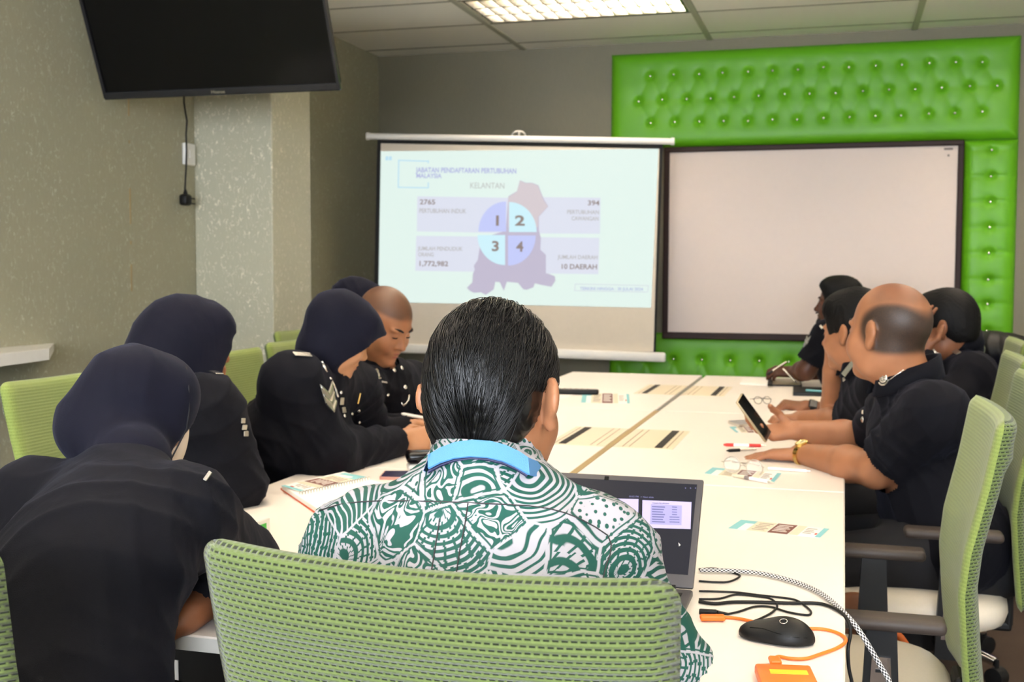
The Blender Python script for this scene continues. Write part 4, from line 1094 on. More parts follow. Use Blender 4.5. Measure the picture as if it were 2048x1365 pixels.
def headscarf(J, opening=True, drape=(), bun=None, visor=0.0, seed=1, h=0.006, seam=True, amp=0.003, extra=None, cut=(0.125, 0.045), back=1.0):
    M, s, c = J.M, J.s, J.head
    def T(x, y, z): return c+M@(np.array([x, y, z])*s)
    def R(*r): return np.array(r)*s
    S = SDF(h)
    S.ell(T(0, -0.010, 0.036), R(0.087, 0.107*back, 0.099), M, 0.03)
    S.ell(T(0, 0.000, -0.035), R(0.078, 0.084, 0.095), M, 0.04)
    S.ell(T(0, 0.045, -0.02), R(0.080, 0.075, 0.110), M, 0.03)
    S.ell(T(0, 0.048, 0.058), R(0.078, 0.058, 0.055), M, 0.03)
    if visor: S.cap(T(-0.035, 0.07, 0.062), T(-0.012, 0.085+visor, 0.050), 0.030*s, 0.009*s, 0.03); S.cap(T(0.035, 0.07, 0.062), T(0.012, 0.085+visor, 0.050), 0.030*s, 0.009*s, 0.03)
    S.plane(T(0, cut[0]+visor*0.3, cut[1]), M@np.array([0, 0.78, -0.62]), 0.004)
    S.cap(T(0, -0.025, -0.06), J.neck+np.array([0, 0, 0.02]), 0.072*s, 0.074*s, 0.03)
    if bun: S.ell(T(*bun[0]), R(*bun[1]), M, 0.06)
    for a, b, r0, r1 in drape: S.cap(a, b, r0, r1, 0.05)
    if extra: extra(S, T, R)
    # face opening
    S.cut(T(0, 0.120, -0.040), R(0.064, 0.10, 0.098), M, 0.008)
    V, F = S.mesh()
    V = ruffle(V, F, amp, [(M[:, 1]*0.8+M[:, 2]*0.5, 0.10, 1.0), (M[:, 0]+M[:, 1], 0.14, 0.8)], seed)
    o = mesh_obj('headscarf', V, F, 'scarf_navy', J.body, True)
    J.sbvh = BVHTree.FromPolygons([tuple(p) for p in V], [tuple(int(i) for i in f) for f in F])
    return o
def hit(J, px, py, which='bvh'):
    d = ray(px, py); h = getattr(J, which).ray_cast(Vector(CAMP), Vector(nrm(d)))
    if h[0] is None: return None
    p, n = np.array(h[0]), np.array(h[1])
    if n@d > 0: n = -n
    return p, nrm(n)
def stick_frame(J, px, py, upix=None, which='bvh', lift=0.002):
    """frame lying on the garment at a photo point; upix: second photo point giving the 'right' direction"""
    r = hit(J, px, py, which)
    if r is None: return None
    p, n = r
    if upix is not None:
        r2 = hit(J, upix[0], upix[1], which); x = (r2[0]-p) if r2 is not None else RT
    else: x = RT
    x = nrm(x-n*(x@n)); y = np.cross(n, x); p = p+n*lift
    return Matrix(((x[0], y[0], n[0], p[0]), (x[1], y[1], n[1], p[1]), (x[2], y[2], n[2], p[2]), (0, 0, 0, 1)))
def badge(J, name, mat, px, py, w, h, right=None, t=0.003, label=None, bev=0.001):
    Mx = stick_frame(J, px, py, right)
    if Mx is None: return None
    o = MB().box((0, 0, t/2), (w, h, t), bev, 1, Mx).build(name, mat, J.body)
    if label: o['label'] = label
    return o, Mx
def stud(J, px, py, r=0.0075, name='button', mat='silver'):
    Mx = stick_frame(J, px, py, None, 'bvh', -0.001)
    if Mx is None: return
    MB().lathe([(r*0.8, 0), (r, 0.002), (r*0.8, 0.005), (r*0.3, 0.0065), (0.0003, 0.007)], n=12, M=Mx).build(name, mat, J.body, True)
def emblem(J, px, py, s, right=None, name='badge'):
    """crowned round silver badge above a scroll"""
    Mx = stick_frame(J, px, py, right)
    if Mx is None: return
    m = MB()
    m.lathe([(s*0.42, 0), (s*0.42, 0.002), (s*0.34, 0.0032), (s*0.33, 0.002), (0.0003, 0.002)], (0, 0, 0), 16, Mx)
    for k in range(5):
        a = 2*math.pi*k/5+math.pi/2; m.lathe([(s*0.10, 0.001), (s*0.08, 0.004), (0.0003, 0.0045)], (s*0.17*math.cos(a), s*0.17*math.sin(a), 0), 8, Mx)
    m.lathe([(s*0.2, 0), (s*0.18, 0.003), (0.0003, 0.004)], (0, s*0.58, 0), 10, Mx)
    for q in (-1, 1): m.lathe([(s*0.10, 0), (s*0.09, 0.003), (0.0003, 0.004)], (q*s*0.2, s*0.5, 0), 8, Mx)
    m.tube([tuple(Mx @ Vector((s*0.5*math.cos(a), -s*0.18+s*0.42*math.sin(a), 0.0015))) for a in np.linspace(math.pi*1.08, math.pi*1.92, 9)], s*0.085, 6)
    m.build(name, 'silver', J.body, 50)
def chevrons(J, px, py, right, s=0.08, n=3):
    Mx = stick_frame(J, px, py, right)
    if Mx is None: return
    base = MB(); base.prism([(-s*.62, s*.55), (-s*.5, -s*.35), (0, -s*.78), (s*.5, -s*.35), (s*.62, s*.55), (0, s*.12)][::1], 0.002, Mx)
    b = base.build('chevron_patch', 'dull_silver', J.body)
    for k in range(n):
        y = s*(0.36-0.40*k); w = s*(0.56-0.03*k); pts = [(-w, y), (0, y-s*0.42), (w, y), (w, y+s*0.11), (0, y-s*0.31), (-w, y+s*0.11)]
        MB().prism(pts, 0.0045, Mx).build('chevron', 'silver', b)

# ------------------------------------------------------------------ helpers for seated poses and hair
def sit(hip, fwd, spread=0.13, foot=0.0):
    hip = np.asarray(hip, float); f = nrm([fwd[0], fwd[1], 0]); r = np.array([f[1], -f[0], 0])
    kn = [hip+f*0.42-r*spread+[0, 0, -0.05], hip+f*0.42+r*spread+[0, 0, -0.05]]
    an = [k+f*(0.02+foot)+[0, 0, -k[2]+0.07] for k in kn]
    return hip, kn, an
def hair_cap(J, t=0.012, top=0.0, front=0.0, nape=-0.060, mat='hair_black', h=0.004, amp=0.002, side=0.0):
    M, s, c = J.M, J.s, J.head
    def T(x, y, z): return c+M@(np.array([x, y, z])*s)
    def R(*r): return np.array(r)*s
    S = SDF(h)
    S.ell(T(0, -0.012, 0.037), R(0.077+t*0.6, 0.098+t, 0.090+t+top), M, 0.02)
    S.ell(T(0, -0.055, -0.015), R(0.062, 0.050+t*0.5, 0.060), M, 0.03)
    if top: S.ell(T(0, 0.045, 0.085), R(0.060, 0.050, 0.035+top), M, 0.03)
    S.cut(T(0, 0.125+front, -0.005), R(0.10, 0.075, 0.090), M, 0.012)
    for q in (-1, 1): S.cut(T(q*0.088, 0.030, -0.045), R(0.035, 0.050-side, 0.058), M, 0.010)
    S.plane(T(0, 0, nape), -M[:, 2])
    V, F = S.mesh(1); V = ruffle(V, F, amp, [(M[:, 0], 0.020, 1), (M[:, 0]*0.7+M[:, 2]*0.4, 0.013, 0.8)], 3)
    return mesh_obj('hair', V, F, mat, J.body, True)
def strands(J, V0, F0, n=4200, seed=5):
    """combed-back straight hair lying over the hair volume"""
    M, s, c = J.M, J.s, J.head
    r = np.random.default_rng(seed)
    bvh = BVHTree.FromPolygons([tuple(p) for p in V0], [tuple(int(i) for i in f) for f in F0])
    cen = c+M@(np.array([0, -0.012, 0.020])*s)
    pole = nrm(np.array([-0.10, 0.60, 0.80])); ux = nrm(np.cross(pole, [0, 0, 1.0])); uy = np.cross(pole, ux)
    vs = []; fs = []; K = 14
    for i in range(n):
        # clumps share a lane
        lane = r.integers(0, 240); ph = lane/240*2*math.pi+r.normal(0, 0.016)
        th0 = math.radians(r.uniform(4, 118)); ln = math.radians(r.uniform(38, 85)); drift = r.normal(0, 0.10)+0.22*math.sin(lane*1.7); lift0 = r.uniform(0.0005, 0.006)
        cl = 0.0022*math.sin(lane*2.399); pts = []
        for k in range(K):
            u = k/(K-1); th = th0+ln*u; p = ph+drift*u*u+0.03*math.sin(6*u+lane)
            d = pole*math.cos(th)+(ux*math.cos(p)+uy*math.sin(p))*math.sin(th); dw = M@d
            hh = bvh.ray_cast(Vector(cen+dw*0.3), Vector(-dw))
            if hh[0] is None: break
            q = np.array(hh[0]); loc = M.T@(q-c)/s
            if loc[2] < -0.075+0.012*math.sin(lane) or (loc[1] > 0.055 and loc[2] < 0.075) or (abs(loc[0]) > 0.064 and loc[2] < 0.012 and loc[1] > -0.055): break
            pts.append(q+dw*(lift0*math.sin(math.pi*min(1, u*1.15))*0.9+cl*0.5+0.0004))
        if len(pts) < 5: continue
        o = len(vs); m = len(pts); wd = 0.0008*r.uniform(0.6, 1.25)
        for k, q in enumerate(pts):
            t = nrm(pts[min(k+1, m-1)]-pts[max(k-1, 0)]); nn = nrm(q-cen); b = nrm(np.cross(t, nn)); a = np.cross(b, t)
            w = wd*(1-0.75*(k/(m-1))**2)
            for g in range(3):
                an = 2*math.pi*g/3; vs.append(q+w*(math.cos(an)*a+math.sin(an)*b))
        for k in range(m-1):
            for g in range(3):
                g2 = (g+1) % 3; fs.append((o+k*3+g, o+k*3+g2, o+(k+1)*3+g2, o+(k+1)*3+g))
    return np.array(vs), np.array(fs)
def hairmat():
    t = NT('hair_shiny'); o = t.obj(); n = t.noise(t.mapping(o, scale=(1, 1, 0.15)), 60.0, 2.0)
    c = t.mix(n, rgb(6, 6, 7), rgb(16, 14, 14)); t.set(color=c, rough=0.28, spec=0.4)
hairmat()

# ------------------------------------------------------------------ the man in the batik shirt, seen from behind
hip, kn, an = sit((-0.45, 1.21, 0.57), (0.03, 1))
J6 = Body(hip=hip, kn=kn, an=an, chest=at(965, 1190, 1.41), neck=at(973, 950, 1.455), sh=[at(736, 1110, 1.46), at(1188, 1122, 1.44)],
          el=[at(694, 1320, 1.52), at(1330, 1358, 1.46)], wr=[np.array([-0.53, 1.79, 0.795]), np.array([-0.405, 1.79, 0.795])])
make_person('person in green and white batik shirt with blue lanyard, seen from behind at the laptop', J6, 'skin_tan', at(989, 806, 1.50), nrm([0.17, 1, -0.16]), 0.965,
            up=nrm([-0.05, 0, 1]), hands=(dict(d=(0.2, 1, -0.05), n=(0, 0, -1), side=-1), dict(d=(0.1, 1, -0.05), n=(0, 0, -1), side=1)),
            sleeve=(1.0, 1.0), cloth='batik', h=0.0055, bulk=1.02, wrinkle=0.006, cg=0.012, arm_r=(0.043, 0.038, 0.027), headopt=dict(bigear=True))
S = SDF(0.004); M = J6.M; c6 = J6.head
def T6(x, y, z): return c6+M@np.array([x, y, z])
S.ell(T6(0.002, -0.012, 0.038), (0.0765, 0.101, 0.092), M, 0.02); S.ell(T6(0.002, -0.045, -0.012), (0.065, 0.056, 0.066), M, 0.03)
S.ell(T6(0, -0.058, -0.052), (0.052, 0.032, 0.034), M, 0.02)
S.cut(T6(0, 0.125, -0.01), (0.10, 0.075, 0.09), M, 0.012)
for q in (-1, 1): S.cut(T6(q*0.096, 0.016, -0.030), (0.028, 0.050, 0.058), M, 0.010)
hv, hf = S.mesh(1)
sv, sf = strands(J6, hv, hf)
hv2 = ruffle(hv, hf, 0.0025, [(M[:, 0], 0.018, 1), (M[:, 0]*0.8+M[:, 2]*0.2, 0.011, 0.8)], 3)
mesh_obj('hair', np.concatenate([hv2, sv]), np.concatenate([hf, sf+len(hv2)]), 'hair_shiny', J6.body, True)
# collar fold, lanyard, yoke seam
def ring_pts(J, ctr, rx, ry, tilt_b, n=40, a0=0.0, a1=2*math.pi):
    M_ = frame(nrm([0.05, 1, 0]))
    return [ctr+M_@np.array([rx*math.sin(a), -ry*math.cos(a), tilt_b*math.cos(a)]) for a in np.linspace(a0, a1, n)]
def ribbon(pts, hgt, thick, out_c):
    m = MB(); V = []; F = []
    for k, p in enumerate(pts):
        o = nrm((p-out_c)*np.array([1, 1, 0.15])); t = nrm(pts[min(k+1, len(pts)-1)]-pts[max(k-1, 0)]); u = nrm(np.cross(t, o)); u = u if u[2] > 0 else -u
        u = nrm(u-o*0.45); o2 = nrm(np.cross(u, t)); o2 = o2 if o2@o > 0 else -o2
        V += [p+u*hgt/2, p+u*hgt/2+o2*thick, p-u*hgt/2+o2*thick, p-u*hgt/2]
    for k in range(len(pts)-1):
        a = 4*k
        for j in range(4): F.append((a+j, a+(j+1) % 4, a+4+(j+1) % 4, a+4+j))
    m.add(V, F); return m
nb = J6.neck
colr = ribbon(ring_pts(J6, nb+np.array([0.0, 0.004, 0.012]), 0.074, 0.076, 0.020, 48), 0.046, 0.003, nb)
colr.build('collar', 'batik', J6.shirt, True)
lp = [(868, 940), (888, 924), (914, 914), (946, 911), (978, 912), (1006, 919), (1030, 931), (1048, 946)]
def lan_pt(x, y):
    r_ = hit(J6, x, y); base = at(x, y, 1.375)
    return base if r_ is None else r_[0]+r_[1]*0.012
LP = [lan_pt(*q) for q in lp]
for _ in range(2): LP = [LP[0]]+[(LP[i-1]+2*LP[i]+LP[i+1])/4 for i in range(1, len(LP)-1)]+[LP[-1]]
front = [nb+np.array([0.085, 0.035, -0.005]), nb+np.array([0.075, 0.09, -0.05]), nb+np.array([0.05, 0.13, -0.12]), nb+np.array([0.0, 0.15, -0.26]), nb+np.array([-0.05, 0.13, -0.12]), nb+np.array([-0.075, 0.09, -0.05]), nb+np.array([-0.085, 0.035, -0.005])]
Lr = ribbon(LP+front+[LP[0]], 0.023, 0.0025, nb-np.array([0, 0, 0.1])); lan = Lr.build('lanyard', 'lanyard_blue', J6.body, 40)
ribbon([p-np.array([0, 0, 0.0118]) for p in LP], 0.0035, 0.0032, nb-np.array([0, 0, 0.1])).build('edge_stitching', 'lanyard_edge', lan, True)
def seam(J, pts, r=0.0009, mat='ink_dark', name='seam'):
    P = [hit(J, x, y) for x, y in pts]; P = [p[0]+p[1]*0.0006 for p in P if p is not None]
    if len(P) > 2: MB().tube(P, r, 6).build(name, mat, J.shirt, True)
seam(J6, [(640, 1022), (680, 1010), (720, 1005), (760, 1003), (810, 1003), (860, 1004), (910, 1006), (960, 1008), (1010, 1010), (1060, 1013), (1100, 1019), (1130, 1027), (1160, 1039), (1190, 1055), (1215, 1072)], name='yoke_seam')
seam(J6, [(1216, 1074), (1222, 1090), (1220, 1110), (1212, 1130), (1206, 1155), (1204, 1180)], name='sleeve_seam')
seam(J6, [(882, 1006), (878, 1050), (870, 1100), (862, 1150), (856, 1200)], 0.0008, name='pleat'); seam(J6, [(936, 1008), (930, 1050), (920, 1100), (912, 1150), (906, 1200)], 0.0008, name='pleat')

# ------------------------------------------------------------------ woman at the near left
hip, kn, an = sit((-1.01, 1.27, 0.57), (0.1, 1))
J1 = Body(hip=hip, kn=kn, an=an, chest=at(188, 1125, 1.70), neck=at(262, 950, 1.86), sh=[at(70, 1005, 1.90), at(372, 1030, 1.76)],
          el=[at(30, 1175, 1.80), at(490, 1128, 1.96)], wr=[at(165, 1170, 2.05), at(374, 1238, 1.79)])
make_person('person in navy headscarf leaning over the near left corner of the table, back turned', J1, 'skin_brown', at(270, 830, 1.95), cdir(0.72, 0.62, -0.26), 0.865,
            hands=(dict(d=(1, 0.2, 0), n=(0, 0, -1), side=1), dict(d=cdir(-1, -0.05, 0.0), n=(0, 0.2, -1), side=1, curl=(0.3, 0.3, 0.3, 0.3))), bulk=0.95, h=0.006, wrinkle=0.005,
            arm_r=(0.043, 0.037, 0.024), headopt=dict(ears=False))
headscarf(J1, bun=((-0.026, -0.088, -0.040), (0.060, 0.042, 0.050)), seed=2, amp=0.003)
seam1 = [(347, 690), (362, 705), (372, 735), (377, 775), (378, 820), (372, 860), (352, 905), (340, 922)]
P = [hit(J1, x, y, 'sbvh') for x, y in seam1]; P = [p[0]+p[1]*0.0005 for p in P if p is not None]
if len(P) > 3: MB().tube(P, 0.0014, 6).build('scarf_seam', 'trouser_navy', J1.body, True)
S = SDF(0.006); S.ell(J1.head+J1.M@np.array([0, 0.052, -0.035]), (0.056, 0.046, 0.080), J1.M, 0.02); v, f = S.mesh(); mesh_obj('inner_scarf', v, f, 'inner_scarf', J1.body, True)
badge(J1, 'shoulder_badge', 'silver', 414, 955, 0.006, 0.018, (424, 962))

# ------------------------------------------------------------------ second woman on the left
hip, kn, an = sit((-1.62, 2.46, 0.57), (1, 0.1))
J2 = Body(hip=hip, kn=kn, an=an, chest=at(370, 900, 2.86), neck=at(385, 775, 2.88), sh=[at(345, 815, 3.10), at(415, 822, 2.74)],
          el=[at(380, 940, 3.15), at(466, 968, 2.77)], wr=[at(400, 930, 3.25), at(420, 800, 3.06)])
make_person('person in peaked navy headscarf, back turned, elbow on the left edge of the table', J2, 'skin_tan', at(376, 694, 2.90), cdir(0.80, 0.58, -0.06), 0.97,
            hands=(dict(d=(1, 0, 0), n=(0, 0, -1), side=1), dict(d=cdir(0.0, 0.1, 1), n=cdir(-0.4, 0.9, 0), side=1, curl=(0.9, 0.9, 0.9, 0.9))), bulk=1.02, h=0.007, wrinkle=0.008,
            arm_r=(0.062, 0.055, 0.030), headopt=dict(ears=False))
headscarf(J2, drape=[(J2.head+cdir(-0.6, -0.2, 0)*0.04, at(318, 735, 2.86), 0.10, 0.085), (at(318, 735, 2.86), J2.sh[0], 0.085, 0.08)], visor=0.026, seed=4)
badge(J2, 'shoulder_badge', 'silver', 431, 748, 0.046, 0.020, (446, 756))
for k in range(3): badge(J2, 'sleeve_stripe', 'dull_silver', 484+3*k, 842+13*k, 0.016, 0.012, (491+3*k, 842+13*k))

# ------------------------------------------------------------------ woman in profile writing
hip, kn, an = sit((-1.66, 3.27, 0.57), (1, 0.1))
J3 = Body(hip=hip, kn=kn, an=an, chest=at(592, 885, 3.34), neck=at(642, 752, 3.36), sh=[at(700, 780, 3.62), at(585, 770, 3.20)],
          el=[at(745, 890, 3.72), at(655, 915, 3.23)], wr=[at(830, 858, 3.76), at(800, 884, 3.53)])
make_person('person in profile with navy headscarf and silver sleeve chevrons, hands together on the table', J3, 'skin_fair', at(674, 670, 3.36), cdir(0.86, 0.30, -0.42), 0.98,
            hands=(dict(d=cdir(1, -0.1, -0.1), n=cdir(0.1, -0.7, -0.7), side=-1, curl=(0.6, 0.6, 0.6, 0.6)), dict(d=cdir(0.95, 0.25, 0.10), n=cdir(0.2, 0.8, -0.45), side=-1, curl=(0.75, 0.7, 0.65, 0.6))),
            bulk=1.28, h=0.006, wrinkle=0.006, arm_r=(0.068, 0.058, 0.032), headopt=dict(ears=False, nose=0.97))
face_details(J3)
headscarf(J3, visor=0.050, seed=6, cut=(0.108, 0.045), back=0.95)
badge(J3, 'shoulder_badge', 'silver', 604, 711, 0.054, 0.019, (622, 714)); emblem(J3, 647, 735, 0.026, (657, 745))
chevrons(J3, 656, 790, (676, 784), 0.060)
badge(J3, 'name_tag', 'dull_silver', 682, 803, 0.021, 0.021, (692, 803)); badge(J3, 'name_tag', 'dull_silver', 686, 821, 0.024, 0.016, (696, 820))
for x, y in ((688, 833), (703, 829), (681, 786), (717, 822), (718, 845)): stud(J3, x, y, 0.0065)
badge(J3, 'medal_bar', 'gold', 716, 797, 0.008, 0.034, (722, 797))
seam(J3, [(660, 757), (666, 768), (671, 780), (675, 795)], 0.004, 'silver', 'cord')

# ------------------------------------------------------------------ shaven-headed man
hip, kn, an = sit((-1.72, 4.03, 0.57), (1, -0.05))
def zone4(p):
    hl = sstep(p[:, 2], 0.050, 0.066)*sstep(-p[:, 1], -0.098, -0.070); bk = sstep(-p[:, 1], -0.028, 0.0)*sstep(p[:, 2], -0.05, -0.025)
    e = 1-np.exp(-(((np.abs(p[:, 0])-0.085)/0.02)**2+((p[:, 1]+0.005)/0.03)**2+((p[:, 2])/0.04)**2))
    return np.stack([0.72*np.maximum(hl, bk)*e, 0*hl], 1)
J4 = Body(hip=hip, kn=kn, an=an, chest=at(772, 810, 4.14), neck=at(748, 732, 4.08), sh=[at(822, 762, 4.30), at(718, 775, 3.92)],
          el=[at(862, 830, 4.25), at(735, 862, 3.88)], wr=[at(862, 842, 4.05), at(815, 853, 3.98)])
make_person('shaven-headed person in buttoned navy uniform looking down at the table', J4, 'skin_tan', at(768, 650, 4.02), cdir(0.72, -0.50, -0.46), 1.06,
            hands=(dict(d=cdir(-0.3, -0.9, -0.1), n=(0, 0, -1), side=-1, curl=(0.5, 0.5, 0.5, 0.5)), dict(d=cdir(1, 0.0, 0), n=(0, 0, -1), side=-1, curl=(0.5, 0.5, 0.5, 0.5))), bulk=0.96, h=0.0055, zone=zone4)
face_details(J4)
for x, y in ((803, 737), (788, 741), (810, 775), (775, 791)): stud(J4, x, y, 0.0085)
collar_band(J4, 0.074, 0.045, 0.006, 0.022)
emblem(J4, 759, 720, 0.026, (770, 722)); emblem(J4, 754, 749, 0.030, (762, 756)); badge(J4, 'medal_bar', 'silver', 767, 765, 0.042, 0.007, (782, 767)); badge(J4, 'collar_badge', 'silver', 725, 715, 0.014, 0.026, (731, 718))
seam(J4, [(818, 790), (817, 800), (812, 808), (806, 812), (802, 806)], 0.0035, 'silver', 'cord')

# ------------------------------------------------------------------ person almost hidden behind
hip, kn, an = sit((-2.02, 4.72, 0.57), (1, -0.05))
J5 = Body(hip=hip, kn=kn, an=an, chest=np.array([-1.98, 4.66, 0.86]), neck=at(705, 690, 4.78), sh=[at(735, 720, 5.0), at(690, 720, 4.55)],
          el=[at(780, 800, 4.9), at(730, 800, 4.5)], wr=[at(830, 800, 4.7), at(790, 805, 4.45)])
make_person('person whose navy headscarf shows just behind the shaven head', J5, 'skin_tan', at(712, 620, 4.72), cdir(0.9, 0.1, -0.2), 1.0, bulk=0.95, h=0.008, headopt=dict(ears=False))
headscarf(J5, visor=0.03, seed=8, h=0.007)

# ------------------------------------------------------------------ balding man with a phone
hip, kn, an = sit((0.30, 3.22, 0.57), (-1, 0.05))
def zone7(p):
    x, y, z = p[:, 0], p[:, 1], p[:, 2]
    el_ = ((y+0.048)/0.088)**2+((z-0.014)/0.070)**2
    band = (1-sstep(el_, 0.55, 1.12))*sstep(z, -0.058, -0.034)
    burn = 0*z
    top = 0.42*sstep(z, 0.05, 0.09)*sstep(-y, -0.035, 0.015)
    e = 1-np.exp(-(((np.abs(x)-0.090)/0.016)**2+((y+0.008)/0.032)**2+((z+0.004)/0.038)**2)**2)*0.98
    e = np.where(np.abs(x) > 0.0805, 0.05, e)
    return np.stack([np.maximum(0.95*np.maximum(band, burn*0.8)*e, top), 0.5*sstep(z, 0.07, 0.12)], 1)
J7 = Body(hip=hip, kn=kn, an=an, chest=at(1850, 890, 3.14), neck=at(1812, 770, 3.13), sh=[at(1872, 832, 2.92), at(1800, 812, 3.36)],
          el=[at(1752, 940, 3.07), at(1735, 880, 3.58)], wr=[at(1602, 908, 3.39), at(1594, 862, 3.52)])
make_person('balding person in a navy short-sleeved uniform with a gold watch, looking toward the screen', J7, 'skin_tan', at(1777, 668, 3.12), cdir(-0.60, 0.80, 0.02), 1.10,
            hands=(dict(d=cdir(-1, 0.55, -0.12), n=(0, 0, -1), side=1, curl=(0.16, 0.12, 0.15, 0.2), s=1.0), dict(d=cdir(-0.97, -0.05, -0.06), n=cdir(0.10, -0.35, 0.93), side=1, curl=(0.40, 0.45, 0.48, 0.5), thumb=(1.0, 1.0))),
            sleeve=(0.80, 0.80), bulk=1.20, h=0.005, zone=zone7, arm_r=(0.060, 0.048, 0.031), headopt=dict(fat=0.008, jaw=1.2), neck_r=0.062, wrinkle=0.006)
face_details(J7)
collar_band(J7, 0.083, 0.052, 0.028, 0.030)
emblem(J7, 1768, 757, 0.030, (1778, 754)); seam(J7, [(1777, 762), (1788, 754), (1798, 747), (1808, 740)], 0.0018, 'silver', 'collar_piping')
badge(J7, 'name_tag', 'gold', 1724, 816, 0.014, 0.026, (1730, 817)); badge(J7, 'name_tag', 'silver', 1728, 825, 0.022, 0.012, (1736, 826))
for x, y in ((1726, 840), (1738, 957), (1740, 1011)): stud(J7, x, y, 0.010)
def watch(J, wr, el, mat_s, mat_f, square=False, s=1.0, pos=0.03, upn=(0, 0, 1.0), rad=0.034):
    d = nrm(el-wr); c = wr+d*pos; n = nrm(np.asarray(upn, float)-d*np.dot(upn, d)); t = np.cross(n, d)
    w = thing_child = MB(); pts = [c+(n*math.cos(a)*0.9+t*math.sin(a))*rad for a in np.linspace(0, 2*math.pi, 25)[:-1]]
    V = []; F = []
    for k, p in enumerate(pts):
        o = nrm(p-c); V += [p-d*0.009, p+o*0.003-d*0.009, p+o*0.003+d*0.009, p+d*0.009]
    for k in range(24):
        a, b = 4*k, 4*((k+1) % 24)
        for j in range(4): F.append((a+j, a+(j+1) % 4, b+(j+1) % 4, b+j))
    w.add(V, F); o = w.build('wristwatch', mat_s, J.body, 40)
    top = c+n*rad*0.93; Mx = Matrix(((d[0], t[0], n[0], top[0]), (d[1], t[1], n[1], top[1]), (d[2], t[2], n[2], top[2]), (0, 0, 0, 1)))
    if square: MB().box((0, 0, 0.004), (0.034, 0.036, 0.010), 0.004, 2, Mx).build('watch_case', 'black_plastic', o, 40); MB().box((0, 0, 0.0095), (0.028, 0.030, 0.001), 0, 1, Mx).build('watch_face', mat_f, o)
    else:
        MB().lathe([(0.018, -0.002), (0.019, 0.006), (0.016, 0.008), (0.0156, 0.0065), (0.0003, 0.0065)], n=24, M=Mx).build('watch_case', mat_s, o, 40)
        MB().lathe([(0.0145, 0.0066), (0.0003, 0.0068)], n=20, M=Mx).build('watch_face', mat_f, o)
        MB().box((0.0, 0.003, 0.0075), (0.002, 0.012, 0.0008), 0, 1, Mx).build('watch_hand', 'ink_dark', o)
    return o
plain('watch_dial', rgb(226, 208, 150), 0.3)
watch(J7, J7.wr[0], J7.el[0], 'gold', 'watch_dial', upn=cdir(-0.1, -0.55, 0.8), rad=0.035, pos=0.02)
rg = J7.tips[0][1]; kd = nrm(J7.tips[0][2]-J7.wr[0]); MB().tube([J7.wr[0]+kd*0.108+np.array([0, 0, 0.004])+0.0105*(np.array([0, 0, 1])*math.cos(a)+np.cross(kd, [0, 0, 1])*math.sin(a)) for a in np.linspace(0, 2*math.pi, 13)[:-1]], 0.003, 6, closed=True).build('ring', 'silver', J7.body, True)

# ------------------------------------------------------------------ man resting his chin on his hand
hip, kn, an = sit((0.34, 4.02, 0.57), (-1, 0.05))
J8 = Body(hip=hip, kn=kn, an=an, chest=at(1762, 860, 4.00), neck=at(1728, 738, 3.97), sh=[at(1764, 786, 3.80), at(1722, 785, 4.16)],
          el=[at(1700, 846, 4.06), at(1672, 846, 4.27)], wr=[at(1600, 838, 4.27), at(1662, 742, 4.10)])
make_person('person in a navy short-sleeved uniform with silver epaulette resting the chin on one hand', J8, 'skin_tan', at(1708, 668, 3.98), cdir(-0.70, 0.70, -0.06), 1.07,
            hands=(dict(d=cdir(-1, 0.25, -0.05), n=(0, 0, -1), side=1, curl=(0.8, 0.8, 0.8, 0.8)), dict(d=cdir(0.0, -0.15, 1), n=cdir(1, 0.2, 0), side=-1, curl=(0.75, 0.8, 0.85, 0.9))),
            sleeve=(0.92, 0.80), bulk=1.08, h=0.0055, arm_r=(0.052, 0.045, 0.030))
face_details(J8); hair_cap(J8, 0.012, 0.012, -0.004, -0.050)
collar_band(J8, 0.076, 0.045, 0.020, 0.024)
badge(J8, 'shoulder_badge', 'silver', 1698, 738, 0.058, 0.020, (1706, 728)); badge(J8, 'shoulder_badge', 'silver', 1690, 758, 0.020, 0.016, (1697, 750))

# ------------------------------------------------------------------ dark-skinned man writing at the far end
hip, kn, an = sit((0.32, 5.78, 0.56), (-1, 0.0))
J9 = Body(hip=hip, kn=kn, an=an, chest=at(1690, 735, 5.78), neck=at(1698, 655, 5.75), sh=[at(1656, 672, 5.56), at(1700, 680, 5.95)],
          el=[at(1612, 742, 5.60), at(1660, 750, 6.05)], wr=[at(1588, 744, 5.82), at(1612, 760, 6.0)])
make_person('person with a moustache and white sleeve chevrons holding a pen over a notepad', J9, 'skin_dark', at(1678, 610, 5.72), cdir(-0.94, 0.34, 0.06), 1.04,
            hands=(dict(d=cdir(-1, 0.2, 0.0), n=cdir(0, 0.5, -0.8), side=1, curl=(0.6, 0.7, 0.8, 0.9)), None), sleeve=(0.80, 0.8), h=0.0065, arm_r=(0.055, 0.046, 0.030))
face_details(J9); hair_cap(J9, 0.008, 0.006, 0.004, -0.045)
MB().tube([J9.head+J9.M@np.array([x*1.04, 0.1045-8*x*x, -0.0475-3*x*x]) for x in np.linspace(-0.022, 0.022, 7)], [0.002, 0.0045, 0.005, 0.005, 0.005, 0.0045, 0.002], 6).build('moustache', 'brow', J9.body, True)
S = SDF(0.004); S.ell(J9.head+J9.M@np.array([0, 0.072, -0.092])*1.04, np.array([0.036, 0.028, 0.030])*1.04, J9.M, 0.01); v, f = S.mesh(1); mesh_obj('beard', v, f, 'brow', J9.body, True)
collar_band(J9, 0.074, 0.042, 0.008, 0.02)
chevrons(J9, 1615, 682, (1624, 684), 0.045); badge(J9, 'collar_badge', 'dull_silver', 1643, 655, 0.024, 0.010, (1647, 660))

